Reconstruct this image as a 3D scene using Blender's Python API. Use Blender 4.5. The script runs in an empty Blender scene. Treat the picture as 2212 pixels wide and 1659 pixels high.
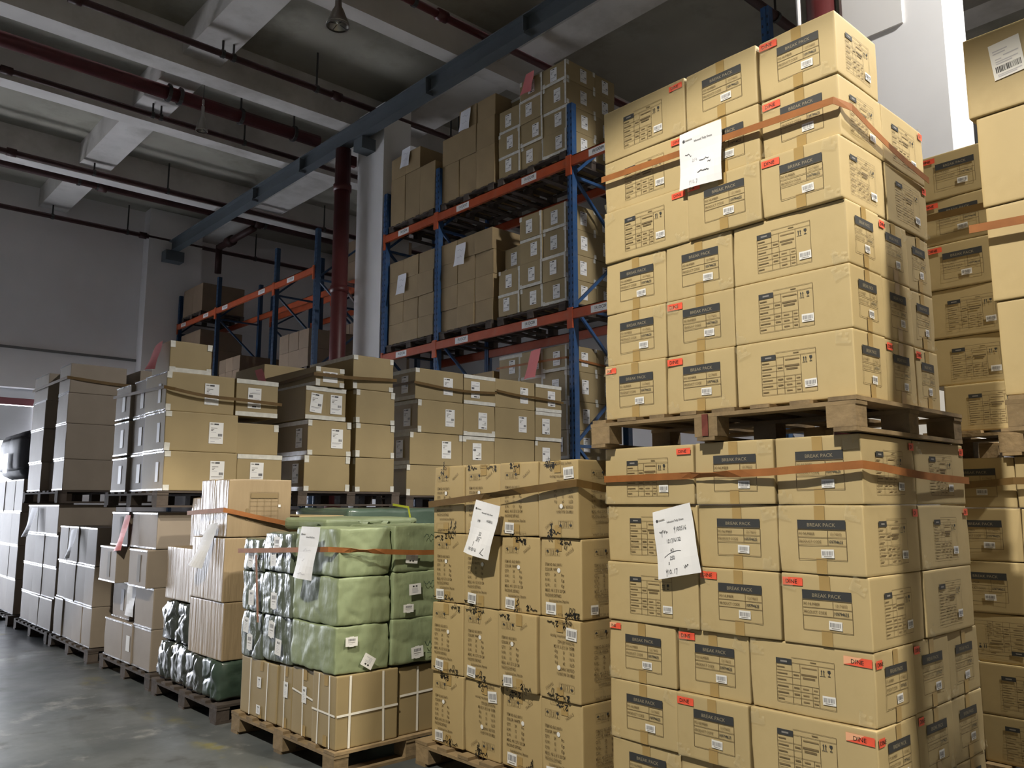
import bpy, math, random
from mathutils import Vector, Matrix, noise

# ------------------------------------------------------------------ camera, world, light, exposure
S = bpy.context.scene
COL = S.collection
F_PX, H_EYE = 1780.0, 1.6
PITCH = math.atan(260.5 / F_PX)
AZ = math.pi / 2 - math.atan2(1628, F_PX / math.cos(PITCH))
cam_d = bpy.data.cameras.new('camera')
cam_d.sensor_width = 36.0
cam_d.lens = F_PX / 2212 * 36.0
cam_d.clip_end = 300
cam = bpy.data.objects.new('camera', cam_d)
COL.objects.link(cam)
fw = Vector((math.cos(AZ) * math.cos(PITCH), math.sin(AZ) * math.cos(PITCH), math.sin(PITCH)))
rt = Vector((math.sin(AZ), -math.cos(AZ), 0))
up = rt.cross(fw)
cam.matrix_world = Matrix(((rt.x, up.x, -fw.x, 0), (rt.y, up.y, -fw.y, 0), (rt.z, up.z, -fw.z, H_EYE), (0, 0, 0, 1)))
S.camera = cam

w = bpy.data.worlds.new('sky')
S.world = w
w.use_nodes = True
bg = w.node_tree.nodes['Background']
bg.inputs[0].default_value = (0.86, 0.90, 1.0, 1)
bg.inputs[1].default_value = 23.0

def light(name, kind, loc, power, color, **kw):
    d = bpy.data.lights.new(name, kind)
    d.energy = power
    d.color = color
    for k, v in kw.items():
        setattr(d, k, v)
    o = bpy.data.objects.new(name, d)
    o.location = loc
    COL.objects.link(o)
    return o

WARM = (1.0, 0.92, 0.76)
light('aisle_lamp_light', 'SPOT', (-2.2, 1.2, 8.2), 3300, WARM, shadow_soft_size=0.14, spot_size=math.radians(106), spot_blend=0.05)
light('cross_aisle_lamp_light', 'SPOT', (4.25, -3.2, 8.2), 2700, WARM, shadow_soft_size=0.14, spot_size=math.radians(127), spot_blend=0.10)
light('column_lamp_light', 'SPOT', (6.9, -0.6, 8.2), 1700, (1.0, 0.97, 0.92), shadow_soft_size=0.14, spot_size=math.radians(170), spot_blend=0.1)
# daylight enters through the loading door in the far wall; the portal guides sampling of the sky there
pl = light('door_portal', 'AREA', (0.6, 23.3, 2.2), 1, (1, 1, 1), shape='RECTANGLE', size=8.6, size_y=4.4)
pl.data.cycles.is_portal = True
pl.rotation_euler = (math.radians(-90), 0, 0)
S.cycles.max_bounces = 7
S.cycles.diffuse_bounces = 4
S.cycles.glossy_bounces = 3
S.cycles.transparent_max_bounces = 6
S.cycles.adaptive_threshold = 0.02
S.cycles.caustics_reflective = False
S.view_settings.view_transform = 'Standard'
S.view_settings.look = 'None'
S.view_settings.exposure = 0.14
S.view_settings.gamma = 1.0
S.view_settings.use_curve_mapping = False

# ------------------------------------------------------------------ helpers
RND = random.Random(7)
ORD = ['first', 'second', 'third', 'fourth', 'fifth', 'sixth', 'seventh', 'eighth', 'ninth', 'tenth']

def link(name, data, parent=None, loc=None, rot=None):
    o = bpy.data.objects.new(name, data)
    COL.objects.link(o)
    if parent is not None:
        o.parent = parent
    if loc is not None:
        o.location = loc
    if rot is not None:
        o.rotation_euler = rot
    return o

def tag(o, label=None, cat=None, group=None, kind=None):
    if label: o['label'] = label
    if cat: o['category'] = cat
    if group: o['group'] = group
    if kind: o['kind'] = kind
    return o

class MB:
    """collects polygons; every polygon carries a material"""
    def __init__(s):
        s.v, s.f, s.m, s.mats = [], [], [], []
    def mi(s, mat):
        if mat not in s.mats: s.mats.append(mat)
        return s.mats.index(mat)
    def poly(s, pts, mat):
        b = len(s.v)
        s.v += [tuple(p) for p in pts]
        s.f.append(tuple(range(b, b + len(pts))))
        s.m.append(s.mi(mat))
    def rect(s, x0, y0, x1, y1, mat, z=0.0):
        s.poly([(x0, y0, z), (x1, y0, z), (x1, y1, z), (x0, y1, z)], mat)
    def box(s, x0, x1, y0, y1, z0, z1, mat):
        b = len(s.v)
        s.v += [(x, y, z) for z in (z0, z1) for y in (y0, y1) for x in (x0, x1)]
        k = s.mi(mat)
        for q in ((0, 2, 3, 1), (4, 5, 7, 6), (0, 1, 5, 4), (2, 6, 7, 3), (0, 4, 6, 2), (1, 3, 7, 5)):
            s.f.append(tuple(b + i for i in q)); s.m.append(k)
    def bar(s, a, b_, wd, ht, mat, upv=Vector((0, 0, 1))):
        a, b_ = Vector(a), Vector(b_)
        d = (b_ - a).normalized()
        side = d.cross(upv)
        if side.length < 1e-4: side = d.cross(Vector((1, 0, 0)))
        side.normalize()
        u = side.cross(d).normalized()
        b = len(s.v)
        for p in (a, b_):
            for i, j in ((-1, -1), (1, -1), (1, 1), (-1, 1)):
                s.v.append(tuple(p + side * (i * wd / 2) + u * (j * ht / 2)))
        k = s.mi(mat)
        for q in ((3, 2, 1, 0), (4, 5, 6, 7), (0, 1, 5, 4), (1, 2, 6, 5), (2, 3, 7, 6), (3, 0, 4, 7)):
            s.f.append(tuple(b + i for i in q)); s.m.append(k)
    def tube(s, a, b_, r, mat, n=12, r2=None, caps=True):
        a, b_ = Vector(a), Vector(b_)
        r2 = r if r2 is None else r2
        d = (b_ - a).normalized()
        side = d.orthogonal().normalized()
        u = d.cross(side)
        b = len(s.v)
        for p, rr in ((a, r), (b_, r2)):
            for i in range(n):
                t = 2 * math.pi * i / n
                s.v.append(tuple(p + side * (math.cos(t) * rr) + u * (math.sin(t) * rr)))
        k = s.mi(mat)
        for i in range(n):
            j = (i + 1) % n
            s.f.append((b + i, b + j, b + n + j, b + n + i)); s.m.append(k)
        if caps:
            s.f.append(tuple(b + i for i in reversed(range(n)))); s.m.append(k)
            s.f.append(tuple(b + n + i for i in range(n))); s.m.append(k)
    def lathe(s, prof, mat, n=20, c=(0, 0, 0)):
        b = len(s.v)
        for r, z in prof:
            for i in range(n):
                t = 2 * math.pi * i / n
                s.v.append((c[0] + math.cos(t) * r, c[1] + math.sin(t) * r, c[2] + z))
        k = s.mi(mat)
        for q in range(len(prof) - 1):
            for i in range(n):
                j = (i + 1) % n
                s.f.append((b + q * n + i, b + q * n + j, b + (q + 1) * n + j, b + (q + 1) * n + i)); s.m.append(k)
    def stroke(s, pts, wd, mat, z=0.0):
        """flat pen stroke in the XY plane"""
        for (x0, y0), (x1, y1) in zip(pts, pts[1:]):
            d = Vector((x1 - x0, y1 - y0))
            if d.length < 1e-6: continue
            d.normalize()
            nx, ny = -d.y * wd / 2, d.x * wd / 2
            ex, ey = d.x * wd * .4, d.y * wd * .4
            s.poly([(x0 - ex + nx, y0 - ey + ny, z), (x0 - ex - nx, y0 - ey - ny, z), (x1 + ex - nx, y1 + ey - ny, z), (x1 + ex + nx, y1 + ey + ny, z)], mat)
    def text(s, txt, size, x, y, mat, z=0.0, sx=1.0, align='LEFT', rot=0.0, bold=0.0):
        vs, fs = text_mesh(txt, align, bold)
        b = len(s.v)
        c, n_ = math.cos(rot), math.sin(rot)
        for vx, vy in vs:
            px, py = vx * size * sx, vy * size
            s.v.append((x + px * c - py * n_, y + px * n_ + py * c, z))
        k = s.mi(mat)
        for q in fs:
            s.f.append(tuple(b + i for i in q)); s.m.append(k)
    def mesh(s, name, smooth=False):
        me = bpy.data.meshes.new(name)
        me.from_pydata(s.v, [], s.f)
        for m_ in s.mats: me.materials.append(m_)
        me.polygons.foreach_set('material_index', s.m)
        if smooth: me.polygons.foreach_set('use_smooth', [True] * len(s.f))
        me.update()
        return me
    def build(s, name, parent=None, loc=None, rot=None, smooth=False):
        return link(name, s.mesh(name, smooth), parent, loc, rot)

_tx = {}
def text_mesh(txt, align, bold):
    key = (txt, align, bold)
    if key not in _tx:
        c = bpy.data.curves.new('t', 'FONT')
        c.body = txt; c.size = 1.0; c.align_x = align; c.resolution_u = 2; c.offset = bold
        o = bpy.data.objects.new('t', c)
        me = o.to_mesh()
        _tx[key] = ([(v.co.x, v.co.y) for v in me.vertices], [tuple(p.vertices) for p in me.polygons])
        o.to_mesh_clear()
        bpy.data.objects.remove(o); bpy.data.curves.remove(c)
    return _tx[key]

# ------------------------------------------------------------------ materials
def mat(name, color, rough=0.6, spec=0.5, metal=0.0, var=0.0, scale=4.0, bump=0.0, bscale=30.0, bstretch=(1, 1, 1), coat=0.0, crough=0.1,
        spot=None, spot_amt=0.5, spot_scale=2.0, rand=0.0, emit=None, estr=0.0, alpha=1.0):
    m = bpy.data.materials.new(name)
    m.use_nodes = True
    nt = m.node_tree
    N, L = nt.nodes, nt.links
    p = N['Principled BSDF']
    p.inputs['Base Color'].default_value = (*color, 1)
    p.inputs['Roughness'].default_value = rough
    p.inputs['Specular IOR Level'].default_value = spec
    p.inputs['Metallic'].default_value = metal
    p.inputs['Coat Weight'].default_value = coat
    p.inputs['Coat Roughness'].default_value = crough
    p.inputs['Alpha'].default_value = alpha
    if emit:
        p.inputs['Emission Color'].default_value = (*emit, 1)
        p.inputs['Emission Strength'].default_value = estr
    tc = N.new('ShaderNodeTexCoord')
    src = None
    if var:
        n = N.new('ShaderNodeTexNoise'); n.inputs['Scale'].default_value = scale; n.inputs['Detail'].default_value = 5
        L.new(tc.outputs['Object'], n.inputs['Vector'])
        r = N.new('ShaderNodeMapRange')
        r.inputs['From Min'].default_value = .3; r.inputs['From Max'].default_value = .7
        r.inputs['To Min'].default_value = 1 - var; r.inputs['To Max'].default_value = 1 + var
        L.new(n.outputs['Fac'], r.inputs['Value'])
        mx = N.new('ShaderNodeVectorMath'); mx.operation = 'SCALE'
        mx.inputs[0].default_value = color
        L.new(r.outputs['Result'], mx.inputs['Scale'])
        src = mx.outputs['Vector']
    if spot:
        n = N.new('ShaderNodeTexNoise'); n.inputs['Scale'].default_value = spot_scale; n.inputs['Detail'].default_value = 6; n.inputs['Roughness'].default_value = .65
        L.new(tc.outputs['Object'], n.inputs['Vector'])
        r = N.new('ShaderNodeMapRange')
        r.inputs['From Min'].default_value = .5; r.inputs['From Max'].default_value = .72
        r.inputs['To Max'].default_value = spot_amt
        L.new(n.outputs['Fac'], r.inputs['Value'])
        mx = N.new('ShaderNodeMix'); mx.data_type = 'RGBA'
        L.new(r.outputs['Result'], mx.inputs['Factor'])
        if src: L.new(src, mx.inputs['A'])
        else: mx.inputs['A'].default_value = (*color, 1)
        mx.inputs['B'].default_value = (*spot, 1)
        src = mx.outputs['Result']
    if rand:
        oi = N.new('ShaderNodeObjectInfo')
        r = N.new('ShaderNodeMapRange')
        r.inputs['To Min'].default_value = 1 - rand; r.inputs['To Max'].default_value = 1 + rand
        L.new(oi.outputs['Random'], r.inputs['Value'])
        mx = N.new('ShaderNodeVectorMath'); mx.operation = 'SCALE'
        if src: L.new(src, mx.inputs[0])
        else: mx.inputs[0].default_value = color
        L.new(r.outputs['Result'], mx.inputs['Scale'])
        src = mx.outputs['Vector']
    if src: L.new(src, p.inputs['Base Color'])
    if bump:
        mp = N.new('ShaderNodeMapping'); mp.inputs['Scale'].default_value = bstretch
        L.new(tc.outputs['Object'], mp.inputs['Vector'])
        n = N.new('ShaderNodeTexNoise'); n.inputs['Scale'].default_value = bscale; n.inputs['Detail'].default_value = 4
        L.new(mp.outputs['Vector'], n.inputs['Vector'])
        b = N.new('ShaderNodeBump'); b.inputs['Strength'].default_value = bump; b.inputs['Distance'].default_value = .02
        L.new(n.outputs['Fac'], b.inputs['Height'])
        L.new(b.outputs['Normal'], p.inputs['Normal'])
        if coat: L.new(b.outputs['Normal'], p.inputs['Coat Normal'])
    return m

M = {}
M['kraft'] = mat('kraft_tan', (.49, .385, .205), .55, .35, var=.06, scale=3, rand=.05, spot=(.37, .275, .135), spot_amt=.45, spot_scale=2.6, bump=.06, bscale=9, bstretch=(1, 1, .3))
M['kraft_mk'] = mat('kraft_ochre', (.455, .345, .175), .6, .3, var=.06, scale=3, rand=.04, spot=(.32, .23, .11), spot_amt=.45, spot_scale=2.6, bump=.05, bscale=9)
M['kraft_br'] = mat('kraft_brown', (.33, .255, .135), .6, .3, var=.07, scale=3, rand=.06, bump=.05, bscale=9)
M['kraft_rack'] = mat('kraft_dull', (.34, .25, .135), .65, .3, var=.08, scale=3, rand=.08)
M['kraft_dim'] = mat('kraft_dimmed', (.30, .25, .20), .6, .3, var=.08, scale=3, rand=.10)  # dimmed copy of brown kraft: weak aisle light put into the colour
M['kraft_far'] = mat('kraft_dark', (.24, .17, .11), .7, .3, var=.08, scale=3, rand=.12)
M['kraft_film'] = mat('kraft_under_film', (.33, .245, .145), .5, .4, var=.08, scale=3, rand=.06, coat=.35, crough=.2, bump=.4, bscale=7, bstretch=(3.2, 3.2, .35))
M['tape'] = mat('parcel_tape', (.40, .275, .11), .28, .5, var=.06)
M['ink_bar'] = mat('ink_black', (.038, .04, .043), .6)
M['ink'] = mat('ink_brown', (.165, .118, .056), .7)
M['ink_faint'] = mat('ink_faint', (.23, .165, .08), .7)
M['ink_grey'] = mat('ink_grey', (.26, .25, .24), .7)
M['ink_on_bar'] = mat('ink_reversed', (.30, .26, .18), .7)
M['white'] = mat('label_white', (.80, .80, .80), .5)
M['bar_ink'] = mat('barcode_ink', (.22, .22, .24), .6)
M['bar_dark'] = mat('barcode_black', (.04, .04, .045), .6)
M['red'] = mat('sticker_red', (.86, .115, .062), .45, var=.1, scale=20)
M['red_torn'] = mat('sticker_torn', (.85, .45, .27), .55)
M['marker'] = mat('marker_black', (.012, .012, .012), .5)
M['paper'] = mat('paper_white', (.82, .83, .88), .6, var=.03, scale=6)
M['pen'] = mat('pen_black', (.06, .06, .07), .6)
M['pencil'] = mat('pen_faint', (.52, .52, .58), .6)
M['pink'] = mat('paper_pink', (.80, .25, .26), .6)
M['wtape'] = mat('white_tape', (.66, .65, .60), .22, .6, var=.12, scale=18)
M['stape'] = mat('silver_tape', (.33, .32, .33), .2, .8, var=.15, scale=25, bump=.35, bscale=40)
M['strap'] = mat('strap_orange', (.30, .115, .035), .6, .3, var=.15, scale=12)
M['strap_dk'] = mat('strap_brown', (.13, .075, .022), .6, .3, var=.15, scale=12)
M['strap_w'] = mat('strap_white', (.82, .79, .72), .45)
M['strap_y'] = mat('strap_yellow', (.50, .55, .05), .45)
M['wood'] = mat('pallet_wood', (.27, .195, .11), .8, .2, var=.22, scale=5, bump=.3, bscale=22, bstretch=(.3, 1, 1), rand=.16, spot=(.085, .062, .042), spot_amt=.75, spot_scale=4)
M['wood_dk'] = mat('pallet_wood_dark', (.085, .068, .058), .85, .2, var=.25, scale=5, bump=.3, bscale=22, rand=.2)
M['wood_red'] = mat('pallet_red_mark', (.15, .045, .035), .8, .2, var=.3, scale=14)
M['green'] = mat('bale_green', (.25, .30, .175), .45, .45, var=.10, scale=3, rand=.07, bump=.55, bscale=7, bstretch=(1.4, 1.4, .6))
M['green_film'] = mat('bale_green_film', (.115, .14, .10), .42, .5, var=.12, scale=3, rand=.08, coat=.55, crough=.04, bump=1.0, bscale=7, bstretch=(1.8, 1.8, .7))
M['green_dk'] = mat('bale_dark_green', (.045, .075, .055), .42, .5, var=.2, scale=3, rand=.1, coat=.4, crough=.15, bump=.4, bscale=6)
M['bag_dk'] = mat('bag_dark', (.045, .055, .048), .25, .7, var=.2, coat=1.0, crough=.06, bump=.8, bscale=6, bstretch=(2.4, 2.4, .5))
M['film_blk'] = mat('film_navy', (.03, .032, .045), .6, .5, var=.2, bump=.3, bscale=5)
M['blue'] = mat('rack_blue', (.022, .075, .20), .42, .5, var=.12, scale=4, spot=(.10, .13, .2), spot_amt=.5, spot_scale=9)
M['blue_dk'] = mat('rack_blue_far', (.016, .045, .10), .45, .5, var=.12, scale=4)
M['hole'] = mat('rack_hole', (.008, .015, .03), .8)
M['orange'] = mat('rack_orange', (.43, .075, .022), .42, .5, var=.12, scale=4, spot=(.3, .12, .07), spot_amt=.45, spot_scale=8)
M['pipe'] = mat('pipe_red', (.085, .016, .016), .45, .5, var=.15, scale=4)
M['pipe_dk'] = mat('pipe_dark_red', (.045, .016, .014), .55, .4, var=.2, scale=4)
M['iron'] = mat('hanger_iron', (.045, .042, .04), .6, .4)
M['girder'] = mat('girder_grey', (.095, .112, .128), .5, .4, var=.10, scale=2)
M['conc'] = mat('ceiling_concrete', (.62, .59, .56), .9, .2, var=.10, scale=1.2, spot=(.28, .26, .22), spot_amt=.55, spot_scale=.7)
M['slab'] = mat('slab_concrete', (.34, .32, .27), .9, .2, var=.12, scale=.8, spot=(.14, .135, .10), spot_amt=.8, spot_scale=.45)
M['wallp'] = mat('wall_paint', (.80, .77, .77), .85, .25, var=.04, scale=1.0)
M['trim'] = mat('ledge_shade', (.16, .155, .15), .8)  # ledge colour darkened to stand for its shadow line on the wall
M['colp'] = mat('column_paint', (.80, .79, .79), .7, .3, var=.03, scale=1.5)
M['panel'] = mat('panel_paint', (.76, .74, .72), .6, .3)
M['steel'] = mat('lamp_steel', (.35, .33, .30), .3, .6, metal=.8)
M['glass'] = mat('lamp_glass', (.5, .5, .48), .08, .9)
M['shutter'] = mat('shutter_steel', (.62, .63, .65), .45, .5)
M['maroon'] = mat('door_head_maroon', (.20, .05, .06), .5)
M['ground'] = mat('yard_concrete', (.5, .5, .5), .9)
M['film'] = mat('clear_film', (.70, .62, .42), .05, 1.0, alpha=.16)

def floor_material():
    m = bpy.data.materials.new('floor_concrete')
    m.use_nodes = True
    N, L = m.node_tree.nodes, m.node_tree.links
    p = N['Principled BSDF']
    tc = N.new('ShaderNodeTexCoord')
    def nz(scale, detail, rough):
        n = N.new('ShaderNodeTexNoise'); n.inputs['Scale'].default_value = scale; n.inputs['Detail'].default_value = detail; n.inputs['Roughness'].default_value = rough
        L.new(tc.outputs['Object'], n.inputs['Vector']); return n
    def ramp(n, a, b):
        r = N.new('ShaderNodeMapRange'); r.inputs['From Min'].default_value = a; r.inputs['From Max'].default_value = b
        L.new(n.outputs['Fac'], r.inputs['Value']); return r
    def mix(f, A, B):
        x = N.new('ShaderNodeMix'); x.data_type = 'RGBA'
        L.new(f.outputs[0], x.inputs['Factor'])
        if isinstance(A, tuple): x.inputs['A'].default_value = (*A, 1)
        else: L.new(A, x.inputs['A'])
        x.inputs['B'].default_value = (*B, 1)
        return x.outputs['Result']
    a = mix(ramp(nz(.8, 6, .6), .38, .66), (.068, .078, .082), (.135, .145, .150))
    b = mix(ramp(nz(1.7, 7, .7), .56, .70), a, (.30, .30, .295))
    c = mix(ramp(nz(2.6, 5, .6), .58, .72), b, (.055, .056, .054))
    # worn yellow bay line along the front of the pallets
    sep = N.new('ShaderNodeSeparateXYZ'); L.new(tc.outputs['Object'], sep.inputs[0])
    ab = N.new('ShaderNodeMath'); ab.operation = 'SUBTRACT'; L.new(sep.outputs['X'], ab.inputs[0]); ab.inputs[1].default_value = 2.42
    a2 = N.new('ShaderNodeMath'); a2.operation = 'ABSOLUTE'; L.new(ab.outputs[0], a2.inputs[0])
    lt = N.new('ShaderNodeMapRange'); lt.inputs['From Min'].default_value = .13; lt.inputs['From Max'].default_value = .05
    L.new(a2.outputs[0], lt.inputs['Value'])
    wn = ramp(nz(2.2, 6, .7), .53, .72)
    mu = N.new('ShaderNodeMath'); mu.operation = 'MULTIPLY'; L.new(lt.outputs[0], mu.inputs[0]); L.new(wn.outputs[0], mu.inputs[1])
    d = mix(mu, c, (.20, .175, .04))
    L.new(d, p.inputs['Base Color'])
    rr = ramp(nz(1.3, 5, .6), .35, .7)
    rr.inputs['To Min'].default_value = .30; rr.inputs['To Max'].default_value = .58
    L.new(rr.outputs[0], p.inputs['Roughness'])
    bp = N.new('ShaderNodeBump'); bp.inputs['Strength'].default_value = .08; bp.inputs['Distance'].default_value = .02
    L.new(nz(8, 5, .6).outputs['Fac'], bp.inputs['Height']); L.new(bp.outputs[0], p.inputs['Normal'])
    return m
M['floor'] = floor_material()

# ------------------------------------------------------------------ the setting
Y_WALL, X_BACK, X_AISLE, Y_NEAR, Z_SLAB = 23.0, 17.0, -14.0, -24.0, 9.6
def struct(name, mb):
    return tag(mb.build(name), kind='structure')
b = MB(); b.box(X_AISLE, X_BACK, Y_NEAR, Y_WALL + .3, -.2, 0, M['floor']); struct('floor', b)
b = MB(); b.box(X_AISLE, X_BACK, Y_NEAR, Y_WALL, Z_SLAB, Z_SLAB + .2, M['slab']); ceil = struct('ceiling', b)
DX0, DX1, DZ = -3.8, 4.95, 4.45
b = MB()
b.box(DX1, X_BACK, Y_WALL, Y_WALL + .3, 0, Z_SLAB, M['wallp'])
b.box(X_AISLE, DX0, Y_WALL, Y_WALL + .3, 0, Z_SLAB, M['wallp'])
b.box(DX0, DX1, Y_WALL, Y_WALL + .3, DZ, Z_SLAB, M['wallp'])
wf = struct('wall_far', b)
b = MB(); b.box(X_AISLE, X_BACK, Y_WALL - .05, Y_WALL, 5.40, 5.46, M['trim']); struct('trim_1', b)
b = MB(); b.box(X_BACK, X_BACK + .3, Y_NEAR, Y_WALL, 0, Z_SLAB, M['wallp']); struct('wall_back', b)
b = MB(); b.box(X_AISLE - .3, X_AISLE, Y_NEAR, Y_WALL, 0, Z_SLAB, M['wallp']); struct('wall_aisle', b)
b = MB(); b.box(X_AISLE, X_BACK, Y_NEAR - .3, Y_NEAR, 0, Z_SLAB, M['wallp']); struct('wall_near', b)
b = MB(); b.box(-60, 60, Y_WALL + .3, 120, -.25, -.02, M['ground']); struct('ground', b)
# door head: roll-up shutter half raised behind the opening
dr = link('door_1', None); tag(dr, kind='structure')
b = MB(); b.box(DX0, DX1, Y_WALL + .30, Y_WALL + .42, 4.22, 4.45, M['shutter']); b.build('shutter_box', dr)
b = MB(); b.box(DX0, DX1, Y_WALL + .32, Y_WALL + .40, 4.05, 4.22, M['maroon']); b.build('door_lintel', dr)
for i in range(8):
    z1 = 4.03 - i * .11
    b = MB(); b.box(DX0, DX1, Y_WALL + .33, Y_WALL + .36, z1 - .1095, z1, M['shutter']); b.build('slat', dr)

# beams that carry the slab
for i, (y0, y1, zb) in enumerate(((-6.4, -6.0, 8.9), (-2.2, -1.8, 8.9), (2.5, 2.9, 8.9), (9.95, 10.25, 8.9), (13.29, 13.7, 8.9), (15.8, 16.15, 8.9), (19.4, 19.75, 8.9))):
    b = MB(); b.box(X_AISLE, X_BACK, y0, y1, zb, Z_SLAB, M['conc']); struct('ceiling_beam', b)
for x0, x1 in ((-5.4, -4.8), (-.1, .5), (4.55, 5.2), (8.65, 9.4), (13.0, 13.6)):
    b = MB(); b.box(x0, x1, Y_NEAR, Y_WALL, 9.1, Z_SLAB - .001, M['conc']); struct('ceiling_beam', b)
for (x0, x1, y0, y1) in ((8.0, 8.6, 12.40, 13.3), (8.0, 8.6, 2.66, 3.66), (8.0, 8.6, -7.0, -6.0)):
    b = MB(); b.box(x0, x1, y0, y1, 0, 9.1, M['colp']); struct('column', b)
b = MB()
b.box(7.972, 7.997, 3.02, 3.62, 6.35, 8.15, M['panel'])
o = tag(b.build('cable_panel'), 'flat pale cover panel fixed high on the white column', 'panel')
# wall pilaster corner at the far wall
b = MB(); b.box(7.15, 8.6, 22.55, Y_WALL, 0, Z_SLAB, M['wallp']); struct('wall_pilaster', b)

# ------------------------------------------------------------------ crane girder, pipes, lamps
b = MB()
gx, z0, z1 = 7.75, 8.44, 8.75
b.box(gx - .10, gx + .10, -9, 22.5, z0, z0 + .02, M['girder'])
b.box(gx - .10, gx + .10, -9, 22.5, z1 - .02, z1, M['girder'])
b.box(gx - .012, gx + .012, -9, 22.5, z0 + .02, z1 - .02, M['girder'])
gd = tag(link('steel_girder', None, loc=(0, 0, 0)), 'long grey steel girder running under the ceiling beams', 'girder')
b.build('beam_section', gd)
for y in (8.2, 10.6, 15.0, 17.2, 4.0):
    b = MB(); b.box(gx - .16, gx - .013, y - .07, y + .07, z0 - .05, z0 - .001, M['girder']); b.box(gx - .12, gx + .12, y - .01, y + .01, z0 + .03, z1 - .03, M['girder']); b.build('stiffener', gd)
b = MB(); b.box(7.5, 7.99, 22.2, 22.54, 8.15, 8.43, M['girder']); b.build('end_bracket', gd)
for yc in (12.83, 3.16):
    b = MB(); b.box(7.7, 7.999, yc - .15, yc + .15, 8.2, 8.43, M['girder']); b.build('column_bracket', gd)

def pipe(y, z, r, m, label, x0=-13.9, x1=16.9, hang=(), joints=()):
    p = tag(link('ceiling_pipe', None), label, 'pipe')
    b = MB(); b.tube((x0, y, z), (x1, y, z), r, m, 12); b.build('pipe_run', p, smooth=True)
    for x in joints:
        b = MB(); b.tube((x - .09, y, z), (x + .09, y, z), r * 1.45, m, 12); b.build('coupling', p, smooth=True)
    for x, zt in hang:
        b = MB(); b.tube((x, y, z), (x, y, zt), .018, M['iron'], 6)
        b.tube((x - .03, y, z), (x + .03, y, z), r * 1.25, M['iron'], 10)
        b.build('pipe_hanger', p)
pipe(9.2, 8.87, .06, M['pipe'], 'thin red pipe crossing above the steel girder beside a hanging lamp', hang=((6.4, 9.55), (3.2, 9.55), (9.6, 9.1)), joints=(6.9,))
pipe(5.85, 8.87, .07, M['pipe_dk'], 'dark red pipe above the blue upright behind the tan cartons', hang=((10.65, 9.55), (6.8, 9.55), (9.0, 9.1)))
pipe(12.44, 8.87, .055, M['pipe_dk'], 'thin dark red pipe in front of the wide pale ceiling beam', hang=((4.9, 9.1), (5.08, 9.1), (6.6, 9.55), (2.4, 9.55), (9.8, 9.55), (9.6, 9.55)), joints=(2.7, 7.0))
pipe(14.45, 8.92, .125, M['pipe'], 'thickest maroon pipe under the ceiling beside two thin dark pipes', x1=7.75, hang=((1.9, 9.55), (4.75, 9.1), (4.95, 9.1), (6.1, 9.55), (7.2, 9.55)))
pipe(15.4, 8.87, .05, M['pipe_dk'], 'thin dark pipe running just beyond the thickest maroon pipe', hang=((2.0, 9.55), (4.8, 9.1), (4.95, 9.1), (6.6, 9.55), (9.5, 9.55)), joints=(2.4,))
pipe(19.1, 8.87, .06, M['pipe_dk'], 'upper of two close dark red pipes near the far wall', hang=((4.8, 9.1), (6.4, 9.55), (10.5, 9.55)), joints=(3.2,))
pipe(19.9, 8.90, .09, M['pipe_dk'], 'lower thicker of two close dark red pipes near the far wall', hang=((4.7, 9.1), (5.1, 9.1), (9.2, 9.1)), joints=(5.2, 9.0))
pipe(22.6, 8.80, .06, M['pipe_dk'], 'thin dark pipe running along the top of the far wall', hang=((4.8, 9.1), (6.6, 9.55), (10.2, 9.55)), joints=(7.0,))
# elbowed branch pipe near the far corner
b = MB(); b.tube((8.9, 19.9, 8.75), (8.9, 22.1, 8.75), .09, M['pipe_dk']); b.tube((8.9, 22.1, 8.8), (8.9, 22.1, 8.0), .09, M['pipe_dk']); b.tube((8.9, 21.2, 8.75), (8.9, 21.5, 8.75), .14, M['pipe_dk'])
tag(b.build('branch_pipe', smooth=True), 'dark red elbowed pipe dropping from the ceiling near the far corner', 'pipe')
# red standpipes beside the two columns
def standpipe(x, y, label, arm):
    p = tag(link('standpipe', None), label, 'pipe')
    b = MB(); b.tube((x, y, 0), (x, y, 8.38), .15, M['pipe'], 16); b.build('pipe_run', p, smooth=True)
    for z in (7.6, 5.6, 2.0):
        b = MB(); b.tube((x, y, z - .06), (x, y, z + .06), .175, M['pipe'], 16); b.build('flange', p, smooth=True)
    if arm:
        b = MB(); b.bar((x, y, 8.2), (7.99, y, 8.2), .09, .2, M['pipe']); b.bar((x, y, 5.75), (8.3, y, 5.75), .05, .05, M['pipe_dk'])
        b.bar((x, y, 5.75), (8.3, y, 5.2), .04, .04, M['pipe_dk']); b.build('pipe_bracket', p)
standpipe(7.72, 13.38, 'thick red vertical pipe beside the white column at the rack end', True)
standpipe(8.0, 3.86, 'thick red vertical pipe beside the column above the tall tan cartons', False)
# cable conduit
b = MB(); b.tube((7.9, 4.06, 0), (7.9, 4.06, 9.0), .03, M['colp'], 8); tag(b.build('conduit'), 'thin white vertical conduit beside the red pipe above the cartons', 'conduit')

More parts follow.
